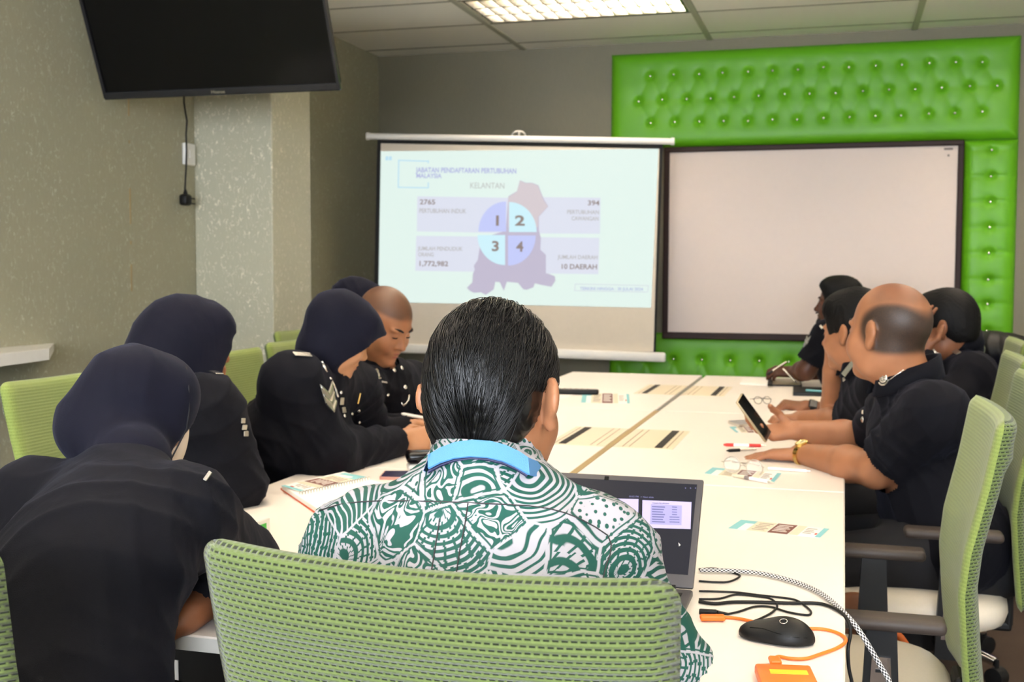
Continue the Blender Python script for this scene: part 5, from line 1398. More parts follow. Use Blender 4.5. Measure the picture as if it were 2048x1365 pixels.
# ------------------------------------------------------------------ man at the far right, hand to his face
hip, kn, an = sit((0.46, 4.90, 0.57), (-1, 0.0))
J10 = Body(hip=hip, kn=kn, an=an, chest=at(1922, 800, 4.55), neck=at(1918, 692, 4.52), sh=[at(1948, 750, 4.32), at(1880, 735, 4.70)],
           el=[at(1880, 840, 4.2), at(1762, 848, 4.66)], wr=[at(1846, 705, 4.36), at(1612, 815, 4.69)])
make_person('person with thick black hair at the far right, hand to face, wearing a smart watch', J10, 'skin_brown', at(1889, 657, 4.50), cdir(-0.86, 0.50, -0.10), 1.10,
            hands=(dict(d=cdir(-0.05, 0.1, 1), n=cdir(0.9, 0.3, 0), side=1, curl=(0.3, 0.3, 0.3, 0.3)), dict(d=cdir(-1, 0.05, 0.12), n=cdir(0, 0.2, -1), side=-1, curl=(0.9, 0.9, 0.9, 0.9))),
            sleeve=('long', 0.85), bulk=1.1, h=0.006, arm_r=(0.056, 0.046, 0.030), headopt=dict(fat=0.004))
face_details(J10); hair_cap(J10, 0.012, 0.004, 0.0, -0.052)
collar_band(J10, 0.078, 0.045, 0.016, 0.022)
emblem(J10, 1890, 702, 0.028, (1898, 702)); emblem(J10, 1870, 706, 0.02, (1876, 706)); badge(J10, 'name_tag', 'dull_silver', 1914, 706, 0.048, 0.020, (1925, 707)); stud(J10, 1930, 677, 0.007)
watch(J10, J10.wr[1], J10.el[1], 'black_plastic', 'black_gloss', True, pos=0.02, upn=cdir(-0.1, -0.8, 0.6), rad=0.034)

# ================================================================== things on and around the table
def plate(pts, name, mat, parent=None, t=0.0007):
    """thin sheet with given corner points (ccw seen from above)"""
    P = [np.asarray(p, float) for p in pts]; n = len(P); nn = nrm(np.cross(P[1]-P[0], P[2]-P[0])); nn = nn if nn[2] >= 0 else -nn
    V = P+[p+nn*t for p in P]; F = [tuple(range(n-1, -1, -1)), tuple(range(n, 2*n))]+[(i, (i+1) % n, n+(i+1) % n, n+i) for i in range(n)]
    if np.cross(P[1]-P[0], P[2]-P[0])@nn < 0: F = [f[::-1] for f in F]
    return mesh_obj(name, np.array(V), F, mat, parent)
def sheet_pts(c, z):
    A, B, C, D = [onz(x, y, z) for x, y in c]
    return lambda s, t, dz=0.0: (A*(1-s)*(1-t)+B*s*(1-t)+C*s*t+D*(1-s)*t)+np.array([0, 0, dz])
def flyer(corners, label, z=ZT+0.0006, cat='leaflet'):
    P = sheet_pts(corners, z)
    o = plate([P(0, 1), P(1, 1), P(1, 0), P(0, 0)], 'leaflet', 'paper_white'); tag(o, label, cat, 'printed leaflets')
    def pan(s0, s1, t0, t1, mat, nm='printed_panel', skew=0.0): plate([P(s0-skew, t1, 0.0008), P(s1-skew, t1, 0.0008), P(s1, t0, 0.0008), P(s0, t0, 0.0008)], nm, mat, o, 0.0003)
    pan(0.0, 0.10, 0, 1, 'paper_teal', skew=0); pan(0.10, 0.20, 0.0, 0.30, 'paper_teal'); pan(0.20, 0.42, 0.0, 1, 'paper_beige')
    pan(0.43, 0.65, 0, 1, 'paper_maroon'); pan(0.66, 0.76, 0, 1, 'paper_beige'); pan(0.94, 1.0, 0, 1, 'paper_teal'); pan(0.91, 0.935, 0.60, 0.76, 'paper_red')
    ln = MB()
    def line(s0, s1, t, m):
        q = [P(s0, t+0.03, 0.0013), P(s1, t+0.03, 0.0013), P(s1, t-0.03, 0.0013), P(s0, t-0.03, 0.0013)]; m.add(q, [(0, 1, 2, 3)])
    for k in range(5): line(0.24+0.01*(k % 2), 0.40-0.02*(k % 3), 0.18+0.16*k, ln)
    for k in range(4): line(0.78, 0.89-0.02*(k % 2), 0.22+0.16*k, ln)
    ln.build('text_lines', 'ink_grey', o)
    l2 = MB()
    for k in range(5): line(0.46, 0.62-0.03*(k % 2), 0.18+0.15*k, l2)
    l2.build('text_lines', 'paper_white', o)
    return o
flyer([(1482, 1041), (1659, 1059), (1640, 1077), (1456, 1058)], 'teal, maroon and white leaflet lying alone on the near right desk')
flyer([(1425, 936), (1563, 948), (1548, 966), (1408, 948)], 'leaflet under the round eyeglasses')
flyer([(1165, 787), (1258, 789), (1260, 808), (1162, 806)], 'pale leaflet near the black remote at the far end of the table')
flyer([(1458, 855), (1520, 850), (1528, 866), (1472, 866)], 'leaflet beneath the silver phone, beside the phone hand')
tag(plate([onz(*q, ZT+0.0006) for q in ((1098, 801), (1134, 797), (1150, 787), (1104, 786))], 'paper_sheet', 'paper_white'), 'white sheet of paper beside the black remote at the far end', 'paper')

# notebook with orange cover, leaflet on it
nbk = [(561, 980), (688, 950), (800, 985), (640, 1035)]
t = thing('notebook', 'open spiral notebook with an orange cover left of the batik shirt', 'notebook', onz(680, 990, ZT))
P = sheet_pts(nbk, ZT); plate([P(0, 1), P(1, 1), P(1, 0), P(0, 0)], 'cover', 'orange_cover', t, 0.004)
P2 = sheet_pts([(564, 979), (688, 951), (796, 984), (641, 1031)], ZT+0.004); plate([P2(0, 1), P2(1, 1), P2(1, 0), P2(0, 0)], 'pages', 'paper_white', t, 0.010)
rg = MB(); a, b = onz(602, 988, ZT+0.016), onz(738, 958, ZT+0.016)
for k in range(26):
    c = a+(b-a)*k/25; d = nrm(b-a); n_ = np.cross([0, 0, 1], d); rg.tube([c+n_*0.005*math.cos(q)+np.array([0, 0, 0.005*math.sin(q)]) for q in np.linspace(0, 2*math.pi, 9)[:-1]], 0.0008, 5, closed=True)
rg.build('spiral_binding', 'dull_silver', t, True)
flyer([(690, 949), (733, 957), (600, 985), (562, 975)][::1] if False else [(733, 955), (600, 984), (562, 973), (690, 947)], 'teal and maroon leaflet lying on the orange-covered notebook', ZT+0.0165)
# phone beside it
def phone(corners, label, mat_f, mat_s, z=ZT, th=0.008):
    P = sheet_pts(corners, z); o = thing('phone', label, 'phone', P(.5, .5))
    plate([P(0, 1), P(1, 1), P(1, 0), P(0, 0)], 'frame', mat_f, o, th); e = 0.04
    plate([P(e, 1-e, th), P(1-e, 1-e, th), P(1-e, e, th), P(e, e, th)], 'display', mat_s, o, 0.0006); return o
phone([(769, 948), (836, 948), (828, 962), (759, 960)], 'purple-black phone lying face up left of the lanyard wearer', 'phone_rose', 'phone_purple')
phone([(1456, 847), (1502, 843), (1512, 852), (1478, 855)], 'silver phone lying on a leaflet beside the phone hand', 'silver', 'brushed_steel', ZT+0.002, 0.009)
# black-lidded container
c = onz(852, 942, ZT); o = thing('container', 'black-topped clear white container on the table left of the lanyard', 'container', c)
ax = nrm(cdir(1, 0.15)); MB().obox(c+[0, 0, 0.012], ax, np.cross([0, 0, 1], ax), (0.105, 0.07, 0.024), 0.011, 3).build('base', 'white_plastic', o, 40)
MB().obox(c+[0, 0, 0.040], ax, np.cross([0, 0, 1], ax), (0.112, 0.076, 0.034), 0.013, 3).build('lid', 'black_gloss', o, 40)
# water bottle
c = onz(881, 914, ZT); o = thing('water_bottle', 'clear plastic water bottle with a green label beside the clasped hands', 'bottle', c)
plain('bottle_plastic', rgb(214, 216, 212), 0.15, spec=0.6)
MB().lathe([(0.026, 0), (0.032, 0.006), (0.030, 0.02), (0.032, 0.03), (0.030, 0.042), (0.032, 0.052), (0.030, 0.06), (0.031, 0.07), (0.031, 0.13), (0.026, 0.15), (0.013, 0.172), (0.013, 0.182)], c, 24).build('body', 'bottle_plastic', o, 30)
MB().lathe([(0.0315, 0.066), (0.0325, 0.068), (0.0325, 0.128), (0.0315, 0.130)], c, 24).build('label_band', 'paper_white', o, 30)
for z0, z1 in ((0.072, 0.076), (0.084, 0.089)): MB().lathe([(0.0327, z0), (0.0330, z0+.0005), (0.0330, z1-.0005), (0.0327, z1)], c, 24).build('green_stripe', 'label_green', o, 30)
MB().lathe([(0.0327, 0.098), (0.0330, 0.0985), (0.0330, 0.118), (0.0327, 0.1185)], c, 24).build('green_band', 'label_green', o, 30)
MB().lathe([(0.0145, 0.178), (0.0145, 0.192), (0.012, 0.194)], c, 16).build('cap', 'white_plastic', o, 30)
# white box with green label
b0, b1 = onz(541, 1075, ZT), onz(505, 1089, ZT); ax = nrm(b0-b1); ay = np.cross([0, 0, 1], ax)
c = b0-ax*0.095+ay*0.055+np.array([0, 0, 0.0215]); o = thing('box', 'white cardboard box with a green square label beside the reaching sleeve', 'box', c-[0, 0, 0.0215])
MB().obox(c, ax, ay, (0.19, 0.11, 0.043), 0.002, 1).build('carton', 'white_plastic', o)
MB().obox(c-ay*0.0555+ax*0.066, ax, ay, (0.026, 0.001, 0.024)).build('label', 'label_green', o); l = MB()
for k in range(4): l.obox(c-ay*0.0555+ax*(0.02)+np.array([0, 0, 0.010-0.007*k]), ax, ay, (0.035-0.006*(k % 2), 0.001, 0.002))
l.build('printing', 'ink_grey', o)
# spiral notebook at the near left
nc = [(363, 1205), (417, 1170), (585, 1190), (530, 1240)]; P = sheet_pts(nc, ZT); o = thing('notebook', 'spiral notebook with gold rings under the near left elbow', 'notebook', P(.5, .5))
plate([P(0, 1), P(1, 1), P(1, 0), P(0, 0)], 'pages', 'paper_white', o, 0.006)
rg = MB(); a, b = P(0.0, 0, 0.006), P(1, 0, 0.006); a2 = P(0, 0, 0.006); b2 = onz(417, 1170, ZT)+[0, 0, .006]; a3 = onz(363, 1205, ZT)+[0, 0, .006]
for k in range(16):
    c = a3+(b2-a3)*k/15; d = nrm(b2-a3); n_ = np.cross([0, 0, 1], d); rg.tube([c+n_*0.006*math.cos(q)+np.array([0, 0, 0.006*math.sin(q)]) for q in np.linspace(0, 2*math.pi, 10)[:-1]], 0.0009, 5, closed=True)
rg.build('spiral_binding', 'gold', o, True)

# ------------------------------------------------------------------ laptop
LX0, LX1, LY0, LY1, LZ = -0.590, -0.236, 1.705, 1.955, ZT+0.004
def project(p):
    d = np.asarray(p, float)-CAMP; zc = d@FW; return 1024+CAM_F*(d@RT)/zc, 682.5-CAM_F*(d@UP)/zc
best = min(np.linspace(0.0, 0.7, 71), key=lambda a: abs(project((LX1, LY1+0.214*math.sin(a), LZ+0.016+0.214*math.cos(a)))[1]-960))
lap = thing('laptop', 'grey laptop showing a dark presenter view in front of the batik shirt', 'laptop', ((LX0+LX1)/2, (LY0+LY1)/2, ZT))
MB().box(((LX0+LX1)/2, (LY0+LY1)/2, LZ+0.007), (LX1-LX0, LY1-LY0, 0.014), 0.004, 2).build('base', 'laptop_grey', lap, 40)
ky = MB()
for r in range(6):
    for k in range(15): ky.box((LX0+0.03+k*0.0215, LY1-0.04-r*0.019, LZ+0.0148), (0.018, 0.016, 0.002))
ky.build('keyboard', 'black_plastic', lap)['kind'] = 'stuff'
MB().box(((LX0+LX1)/2, LY0+0.05, LZ+0.0142), (0.11, 0.065, 0.001)).build('touchpad', 'black_plastic', lap)
lz = np.array([0, math.sin(best), math.cos(best)]); lx = np.array([1.0, 0, 0]); ln = np.cross(lx, lz)     # ln points toward the sitter
if ln[1] > 0: ln = -ln
LB = np.array([(LX0+LX1)/2, LY1, LZ+0.016]); LH = 0.214; LW = LX1-LX0
def lid(u, v, n=0.0): return LB+lx*u+lz*v+ln*n
MB().obox(lid(0, LH/2, -0.004), lx, lz, (LW, LH, 0.008), 0.0035, 2).build('lid', 'laptop_grey', lap, 40)
glow('laptop_screen', rgb(52, 52, 60), 0.22, 0.25); glow('laptop_slide', rgb(206, 196, 246), 0.31, 0.3); glow('laptop_ink', rgb(120, 120, 165), 0.27, 0.3); glow('laptop_table', rgb(178, 172, 226), 0.30, 0.3)
scrn = MB().obox(lid(0, LH/2+0.006, 0.0003), lx, lz, (LW-0.022, LH-0.036, 0.0008)).build('display', 'laptop_screen', lap)
def lpx(px, py, n=0.001):
    d = ray(px, py); tt = ((LB+ln*n-CAMP)@ln)/(d@ln); return CAMP+d*tt
def lq(pts, name, mat, n=0.001):
    P_ = [lpx(x, y, n) for x, y in pts]; k = len(P_); V = P_+[p+ln*0.0003 for p in P_]
    return mesh_obj(name, np.array(V), [tuple(range(k-1, -1, -1)), tuple(range(k, 2*k))]+[(i, (i+1) % k, k+(i+1) % k, k+i) for i in range(k)], mat, scrn)
lq([(1285, 1001), (1383, 1005), (1381, 1059), (1284, 1056)], 'slide_thumbnail', 'laptop_slide'); lq([(1236, 998), (1277, 999), (1276, 1055), (1235, 1053)], 'slide_thumbnail', 'laptop_slide')
lq([(1302, 1009), (1364, 1012), (1363, 1051), (1300, 1049)], 'slide_table', 'laptop_table', 0.0016)
for k in range(7): lq([(1304, 1013+5*k), (1330-2*(k % 3), 1014+5*k), (1330-2*(k % 3), 1016+5*k), (1304, 1015+5*k)], 'slide_text', 'laptop_ink', 0.0022)
for k in range(7): lq([(1344-5*(k > 3), 1014+5*k), (1354+5*(k > 3), 1014.5+5*k), (1354+5*(k > 3), 1016+5*k), (1344-5*(k > 3), 1015.5+5*k)], 'slide_text', 'laptop_ink', 0.0022)
def ltext(s, x0, x1, y, mat, n=0.0024, bold=0.02):
    V, F = text_mesh(s, bold); p0 = lpx(x0, y, n); p1 = lpx(x1, y+(x1-x0)*0.03, n); ex = p1-p0; L = np.linalg.norm(ex); ex /= L; ez = nrm(lz-ex*(lz@ex)); k = L/V[:, 0].max()
    mesh_obj('screen_text', np.array([p0+ex*v[0]*k+ez*v[1]*k for v in V]), F, mat, scrn)
ltext('YURAN PELUPUSAN', 1304, 1338, 1008, 'ink_dark'); ltext('00:02 PM', 1258, 1277, 995, 'laptop_ink'); ltext('> Next slide', 1281, 1307, 996, 'laptop_ink'); ltext('Notes', 1294, 1306, 1068, 'laptop_ink')
lq([(1357, 1086), (1361, 1091), (1359, 1092), (1358, 1094)], 'cursor', 'paper_white', 0.002)
for x in (1370, 1380, 1390): lq([(x, 976), (x+2, 976), (x+2, 978), (x, 978)], 'window_button', 'laptop_ink')
MB().obox(lid(0.0-0.0, LH-0.009, 0.0006), lx, lz, (0.008, 0.008, 0.001)).build('webcam', 'black_gloss', lap)
MB().tube([lid(-LW/2+0.03, 0.0, -0.004), lid(LW/2-0.03, 0.0, -0.004)], 0.006, 10).build('hinge', 'black_plastic', lap, 40)

# ------------------------------------------------------------------ cables, mouse, drive
def smooth_path(P, n=6):
    P = [np.asarray(p, float) for p in P]; out = []
    for i in range(len(P)-1):
        p0 = P[max(i-1, 0)]; p1 = P[i]; p2 = P[i+1]; p3 = P[min(i+2, len(P)-1)]
        for k in range(n):
            t_ = k/n; out.append(0.5*((2*p1)+(-p0+p2)*t_+(2*p0-5*p1+4*p2-p3)*t_**2+(-p0+3*p1-3*p2+p3)*t_**3))
    return out+[P[-1]]
def cable(px, r, mat, label, name='cable', tail=(), z=None, cat='cable'):
    P = smooth_path([onz(x, y, ZT+r+0.0005) for x, y in px]+[np.asarray(q, float) for q in tail])
    o = MB().tube(P, r, 8).build(name, mat, None, True); return tag(o, label, cat)
def fall(pts): return [at(*q) for q in pts]
bp = smooth_path([onz(x, y, ZT+0.006) for x, y in ((1400, 1141), (1450, 1142), (1510, 1146), (1560, 1156), (1610, 1172), (1650, 1193))]+fall([(1690, 1228, 1.90), (1718, 1262, 1.86), (1742, 1300, 1.85), (1762, 1335, 1.85), (1780, 1368, 1.85), (1800, 1440, 1.85), (1810, 1600, 1.85)]))
n8 = 12; V = []; UVs = []; F = []; acc = 0.0; ref = None
for i, p in enumerate(bp):
    t_ = nrm(bp[min(i+1, len(bp)-1)]-bp[max(i-1, 0)]); rf = ref if ref is not None else np.array([0, 0, 1.0]); a = nrm(np.cross(t_, rf)); b = np.cross(a, t_); ref = b
    acc += np.linalg.norm(p-bp[i-1]) if i else 0
    for k in range(n8+1):
        an_ = 2*math.pi*k/n8; V.append(p+0.0042*(math.cos(an_)*a+math.sin(an_)*b)); UVs.append((k/n8, acc))
for i in range(len(bp)-1):
    for k in range(n8): F.append((i*(n8+1)+k, i*(n8+1)+k+1, (i+1)*(n8+1)+k+1, (i+1)*(n8+1)+k))
tag(mesh_obj('cable', np.array(V), F, 'braided_cord', None, True, uvs=UVs), 'black and white braided cable curving off the right edge of the table', 'cable')
A_ = cable([(1398, 1183), (1440, 1184), (1478, 1186), (1517, 1191), (1563, 1196), (1592, 1201), (1612, 1214), (1622, 1225), (1614, 1231), (1576, 1225), (1543, 1215), (1510, 1214), (1478, 1224), (1455, 1229)], 0.0019, 'black_plastic', 'thin black cable looped back to a black plug at the laptop')
pg = MB(); p0, p1 = onz(1398, 1224, ZT+0.007), onz(1434, 1226, ZT+0.007); d = nrm(p1-p0); pg.obox((p0+p1)/2, d, np.cross([0, 0, 1], d), (np.linalg.norm(p1-p0), 0.012, 0.008), 0.002); pg.tube([p1, onz(1456, 1229, ZT+0.004)], [0.0038, 0.0022], 8)
pg.build('plug', 'black_plastic', A_)
cable([(1398, 1199), (1439, 1198), (1471, 1190), (1510, 1193), (1540, 1198), (1554, 1211), (1546, 1224), (1523, 1237), (1500, 1246), (1484, 1254), (1482, 1262), (1490, 1268)], 0.0019, 'black_plastic', 'thin black mouse cable running to the nose of the mouse')
cable([(1398, 1204), (1429, 1208), (1465, 1205), (1510, 1205), (1576, 1207), (1628, 1207), (1655, 1212)], 0.0030, 'black_plastic', 'thicker black cable hanging over the right table edge', tail=fall([(1682, 1226, 1.895), (1697, 1245, 1.87), (1701, 1268, 1.86), (1696, 1300, 1.85), (1698, 1338, 1.85), (1706, 1380, 1.85), (1720, 1500, 1.85)]))
cable([(1398, 1139), (1432, 1138), (1474, 1149), (1478, 1155), (1458, 1164), (1430, 1165), (1398, 1163)], 0.0019, 'black_plastic', 'short black cable loop beside the braided cable')
O_ = cable([(1446, 1235), (1478, 1238), (1510, 1245), (1560, 1258), (1618, 1258), (1652, 1260), (1680, 1269), (1692, 1282), (1676, 1296), (1641, 1309), (1612, 1318), (1582, 1318), (1556, 1314), (1549, 1322)], 0.0026, 'orange_plastic', 'orange data cable joining the laptop to the orange drive')
pg = MB(); p0, p1 = onz(1400, 1236, ZT+0.006), onz(1450, 1236, ZT+0.006); d = nrm(p1-p0); pg.obox((p0+p1)/2, d, np.cross([0, 0, 1], d), (np.linalg.norm(p1-p0), 0.014, 0.009), 0.003); pg.build('plug', 'orange_plastic', O_)
q0, q1 = onz(1509, 1326, ZT+0.016), onz(1621, 1330, ZT+0.016); ax = nrm(q1-q0); ay = np.cross([0, 0, 1], ax); wd = np.linalg.norm(q1-q0); c = (q0+q1)/2-ay*0.058; c[2] = ZT+0.008
o = thing('hard_drive', 'orange portable hard drive at the bottom of the photo', 'hard drive', c-[0, 0, .008])
MB().obox(c, ax, ay, (wd, 0.116, 0.016), 0.004, 2).build('case', 'orange_plastic', o, 40); MB().obox(c+ay*0.024+ax*0.004+[0, 0, .0082], ax, ay, (wd*0.66, 0.016, 0.0006)).build('label', 'yellow_tape', o)
pc = onz(1550, 1322, ZT+0.008); MB().obox(pc, ay, -ax, (0.024, 0.017, 0.008), 0.003).build('plug', 'orange_plastic', O_)
m0, m1 = onz(1492, 1272, ZT), onz(1618, 1290, ZT); ax = nrm(m1-m0); ay = np.cross([0, 0, 1], ax); c = (m0+m1)/2; Mm = np.stack([ax, ay, [0, 0, 1.0]], 1)
S = SDF(0.0022); S.ell(c+[0, 0, 0.006], (0.054, 0.030, 0.020), Mm, 0.01); S.ell(c+ax*0.014+np.array([0, 0, 0.010]), (0.038, 0.030, 0.027), Mm, 0.015); S.ell(c-ax*0.025+np.array([0, 0, 0.006]), (0.032, 0.027, 0.017), Mm, 0.012); S.plane(c+[0, 0, 0.002], (0, 0, -1))
v, f = S.mesh(2); ms = thing('computer_mouse', 'black wired computer mouse beside the orange drive', 'mouse', c); mesh_obj('shell', v, f, 'black_plastic', ms, True)
J_ = Body(bvh=BVHTree.FromPolygons([tuple(p) for p in v], [tuple(int(i) for i in q) for q in f]), body=ms, shirt=ms)
Mx = stick_frame(J_, 1567, 1244, (1577, 1244), lift=0.0003)
if Mx is not None: MB().tube([tuple(Mx @ Vector((0.0055*math.cos(a), 0.0055*math.sin(a), 0.0003))) for a in np.linspace(0, 2*math.pi, 17)[:-1]], 0.0006, 6, closed=True).build('logo', 'silver', ms, True)
seam(J_, [(1500, 1256), (1525, 1258), (1555, 1268), (1590, 1276), (1615, 1277)], 0.0005, 'black_gloss', 'button_gap')

# ------------------------------------------------------------------ phone in the hand, pens, glasses
pcn = at(1507, 836, 3.46); L_ = cdir(0.595, 0.0, -0.80); N_ = cdir(0.70, -0.48, 0.52); N_ = nrm(N_-L_*(N_@L_)); T_ = np.cross(N_, L_)
ph = thing('phone', 'black-screened phone with gold edge held up by the balding person', 'phone', pcn)
MB().obox(pcn, L_, T_, (0.150, 0.072, 0.009), 0.004, 2).build('frame', 'phone_gold', ph, 40); MB().obox(pcn+N_*0.0046, L_, T_, (0.144, 0.067, 0.0006)).build('display', 'black_gloss', ph)
def pen(a, b, r, segs, label, group='pens on the table', n=10):
    a, b = np.asarray(a, float), np.asarray(b, float); o = thing('pen', label, 'pen', (a+b)/2, 0, group)
    for s0, s1, mat, nm, r0, r1 in segs: MB().tube([a+(b-a)*s0, a+(b-a)*s1], [r*r0, r*r1], n).build(nm, mat, o, 40)
    return o
zp = ZT+0.005
pen(onz(1447, 890, zp), onz(1532, 892, zp), 0.0052, [(0, 0.06, 'red_plastic', 'button', 0.5, 0.9), (0.06, 0.24, 'red_plastic', 'barrel', 1, 1), (0.24, 0.60, 'paper_white', 'grip', 1, 1), (0.60, 0.88, 'red_plastic', 'barrel', 1, 1), (0.88, 1, 'silver', 'tip', 0.8, 0.15)], 'red and white pen lying in front of the hand with the gold watch')
pen(onz(1452, 902, zp), onz(1512, 899, zp), 0.0050, [(0, 0.10, 'black_plastic', 'tip', 0.15, 0.8), (0.10, 0.45, 'black_plastic', 'grip', 1, 1), (0.45, 1, 'silver', 'barrel', 0.9, 0.9)], 'black and silver pen just below the red pen')
pen(onz(1466, 951, zp+.001), onz(1548, 966, zp+.001), 0.0048, [(0, 0.3, 'paper_beige', 'barrel', 1, 1), (0.3, 0.42, 'ink_grey', 'band', 1.05, 1.05), (0.42, 0.86, 'paper_white', 'barrel', 1, 1), (0.86, 1, 'silver', 'tip', 0.8, 0.2)], 'clear white pen lying on the leaflet under the eyeglasses')
pen(onz(1536, 937, zp), onz(1622, 943, zp), 0.004, [(0, 0.9, 'paper_white', 'barrel', 1, 1), (0.9, 1, 'silver', 'tip', .8, .2)], 'white pen along the forearm with the gold watch')
pen(at(803, 828, 3.93), at(868, 840, 4.0), 0.0055, [(0, 0.08, 'paper_white', 'tip', 0.5, 1), (0.08, 1, 'paper_white', 'barrel', 1, 1)], 'white pen held by the shaven-headed person')
pen(at(1533, 750, 5.78), at(1573, 725, 5.80), 0.006, [(0, 0.3, 'ink_dark', 'tip', 0.3, 1), (0.3, 1, 'silver', 'barrel', 1, 1)], 'silver pen in the dark hand at the far right corner')
pen(at(1566, 738, 5.74), at(1594, 767, 5.70), 0.005, [(0, 0.85, 'silver', 'barrel', 1, 1), (0.85, 1, 'ink_dark', 'tip', 0.8, 0.2)], 'slim stylus touching the tablet at the far right corner')
pen(onz(1612, 781, ZT+0.022), onz(1655, 784, ZT+0.022), 0.005, [(0, 1, 'paper_teal', 'barrel', 1, 1)], 'teal pen on the black folder')
def specs(c1, c2, r, D, label, mat, lens=True, dz=0.0):
    C1, C2 = at(*c1, D), at(*c2, D); ax = nrm(C2-C1); nn = nrm(np.cross(ax, [0, 0, 1])); nn = nn if nn@FW < 0 else -nn; nn = nrm(nn+np.array([0, 0, 0.55])); uy = nrm(np.cross(nn, ax)); uy = uy if uy[2] > 0 else -uy
    o = thing('eyeglasses', label, 'glasses', ((C1[0]+C2[0])/2, (C1[1]+C2[1])/2, ZT))
    for C in (C1, C2):
        ring = [C+r*(ax*math.cos(a)+uy*math.sin(a)) for a in np.linspace(0, 2*math.pi, 33)[:-1]]
        MB().tube(ring, 0.0013, 6, closed=True).build('rim', mat, o, True)
        if lens:
            m = MB(); m.add([tuple(C+nn*0.0004)]+[tuple(p) for p in ring], [(0, k+1, (k+1) % 32+1) for k in range(32)]); m.build('lens', 'lens_glass', o, True)
    MB().tube([C1+ax*r, (C1+C2)/2+uy*0.003+nn*0.002, C2-ax*r], 0.0011, 6).build('bridge', mat, o, True)
    for C, s_ in ((C1, -1), (C2, 1)):
        e = C+ax*s_*(r+0.001)+uy*0.004; b_ = -nrm(np.array([nn[0], nn[1], 0])); q = e+b_*0.05; MB().tube([e, e+ax*s_*0.004+b_*0.008, q-ax*s_*0.03, q-ax*s_*0.075+b_*0.012-np.array([0, 0, 0.006])], 0.0011, 6).build('temple', mat, o, True)
    return o
t_ = NT('lens_glass'); t_.set(color=(0.85, 0.88, 1, 1), rough=0.03, alpha=0.12, spec=0.7)
specs((1464, 930), (1509, 936), 0.0228, 3.19, 'round wire eyeglasses standing on a leaflet near the gold watch', 'dull_silver')
specs((1516, 801), (1534, 801), 0.016, 4.78, 'black-rimmed eyeglasses by the wrist with the smart watch', 'black_plastic', False)
P = sheet_pts([(1586, 780), (1712, 784), (1712, 796), (1586, 792)], ZT); o = plate([P(0, 1), P(1, 1), P(1, 0), P(0, 0)], 'folder', 'black_plastic', None, 0.016); tag(o, 'black folder behind the wrist with the smart watch', 'folder')
P = sheet_pts([(1487, 758), (1541, 760), (1536, 772), (1480, 769)], ZT); o = thing('notepad', 'white notepad open at the far right corner under the writing hand', 'notepad', P(.5, .5)); plate([P(0, 1), P(1, 1), P(1, 0), P(0, 0)], 'page', 'paper_white', o, 0.006)
P = sheet_pts([(1538, 757), (1543, 757), (1542, 773), (1535, 772)], ZT+0.006); plate([P(0, 1), P(1, 1), P(1, 0), P(0, 0)], 'clip', 'black_plastic', o, 0.01)
phone([(1545, 760), (1600, 762), (1604, 774), (1542, 773)], 'grey tablet lying beside the notepad at the far right corner', 'black_plastic', 'phone_gold', ZT, 0.008)
P = sheet_pts([(1104, 777), (1196, 779), (1197, 785), (1104, 784)], ZT); o = thing('remote_control', 'black remote control at the far left end of the table', 'remote', P(.5, .5))
a, b = onz(1100, 783, ZT+0.012), onz(1197, 785, ZT+0.012); d = nrm(b-a); MB().obox((a+b)/2, d, np.cross([0, 0, 1], d), (np.linalg.norm(b-a), 0.05, 0.024), 0.008, 3).build('case', 'black_plastic', o, 40)
kb = MB()
for i in range(6):
    for j in range(3): kb.obox((a+b)/2+d*(-0.07+0.026*i)+np.cross([0, 0, 1], d)*(0.012*(j-1))+np.array([0, 0, 0.0125]), d, np.cross([0, 0, 1], d), (0.01, 0.007, 0.002))
kb.build('keypad', 'ink_grey', o)['kind'] = 'stuff'

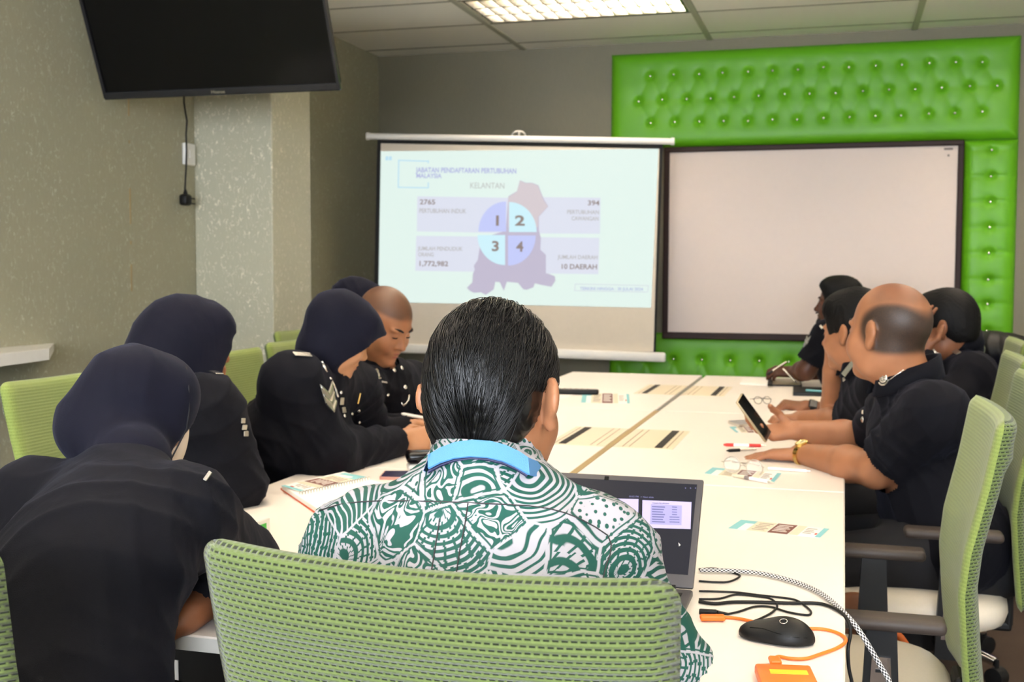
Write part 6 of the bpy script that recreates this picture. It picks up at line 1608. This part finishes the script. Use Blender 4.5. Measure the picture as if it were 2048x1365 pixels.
# ------------------------------------------------------------------ things around the table
o = thing('computer_case', 'black computer case with a white sticker under the near left desk', 'computer', (-1.22, 2.18, 0)); MB().box((-1.22, 2.16, 0.33), (0.19, 0.42, 0.60), 0.006).build('case', 'black_plastic', o)
q = ony(332, 1352, 1.948); MB().box((q[0], 1.9485, q[2]), (0.055, 0.002, 0.065)).build('sticker', 'paper_white', o); l = MB()
l.box((q[0]-0.002, 1.947, q[2]+0.006), (0.034, 0.001, 0.008)); l.build('bar_code', 'ink_dark', o)
o = thing('handbag', 'brown leather bag with an orange strap between the two nearest right chairs', 'bag', (0.05, 2.84, 0))
S = SDF(0.007); S.ell((0.04, 2.83, 0.30), (0.13, 0.075, 0.24), None, 0.02); S.ell((0.04, 2.83, 0.16), (0.15, 0.085, 0.15), None, 0.05); S.plane((0.04, 2.83, 0.005), (0, 0, -1)); v, f = S.mesh(); mesh_obj('pouch', v, f, 'brown_leather', o, True)
MB().tube(smooth_path([(0.115, 2.80, 0.47), (0.15, 2.80, 0.44), (0.185, 2.80, 0.36), (0.18, 2.80, 0.2)]), 0.009, 8).build('strap', 'orange_strap', o, True)
o = thing('storage_box', 'tall dark blue box behind the chairs at the right edge', 'box', (0.90, 6.0, 0)); MB().box((0.80, 6.05, 0.42), (0.5, 0.5, 0.80), 0.02).build('carton', 'blue_cloth', o, 40); MB().box((0.80, 6.05, 0.835), (0.51, 0.51, 0.03), 0.008).build('lid', 'blue_cloth', o, 40)
o = thing('bag', 'black bag lying on the tall blue box at the right', 'bag', (0.90, 6.0, 0.85)); S = SDF(0.008); S.ell((0.74, 6.02, 0.92), (0.16, 0.15, 0.085), None, 0.02); S.ell((0.68, 5.98, 0.93), (0.09, 0.11, 0.085), None, 0.03); S.plane((0.9, 6, 0.851), (0, 0, -1)); v, f = S.mesh(); v = ruffle(v, f, 0.006, [((1, 0, 0.3), 0.09, 1), ((0, 1, 0.4), 0.08, 1)], 3); mesh_obj('pouch', v, f, 'black_plastic', o, True)
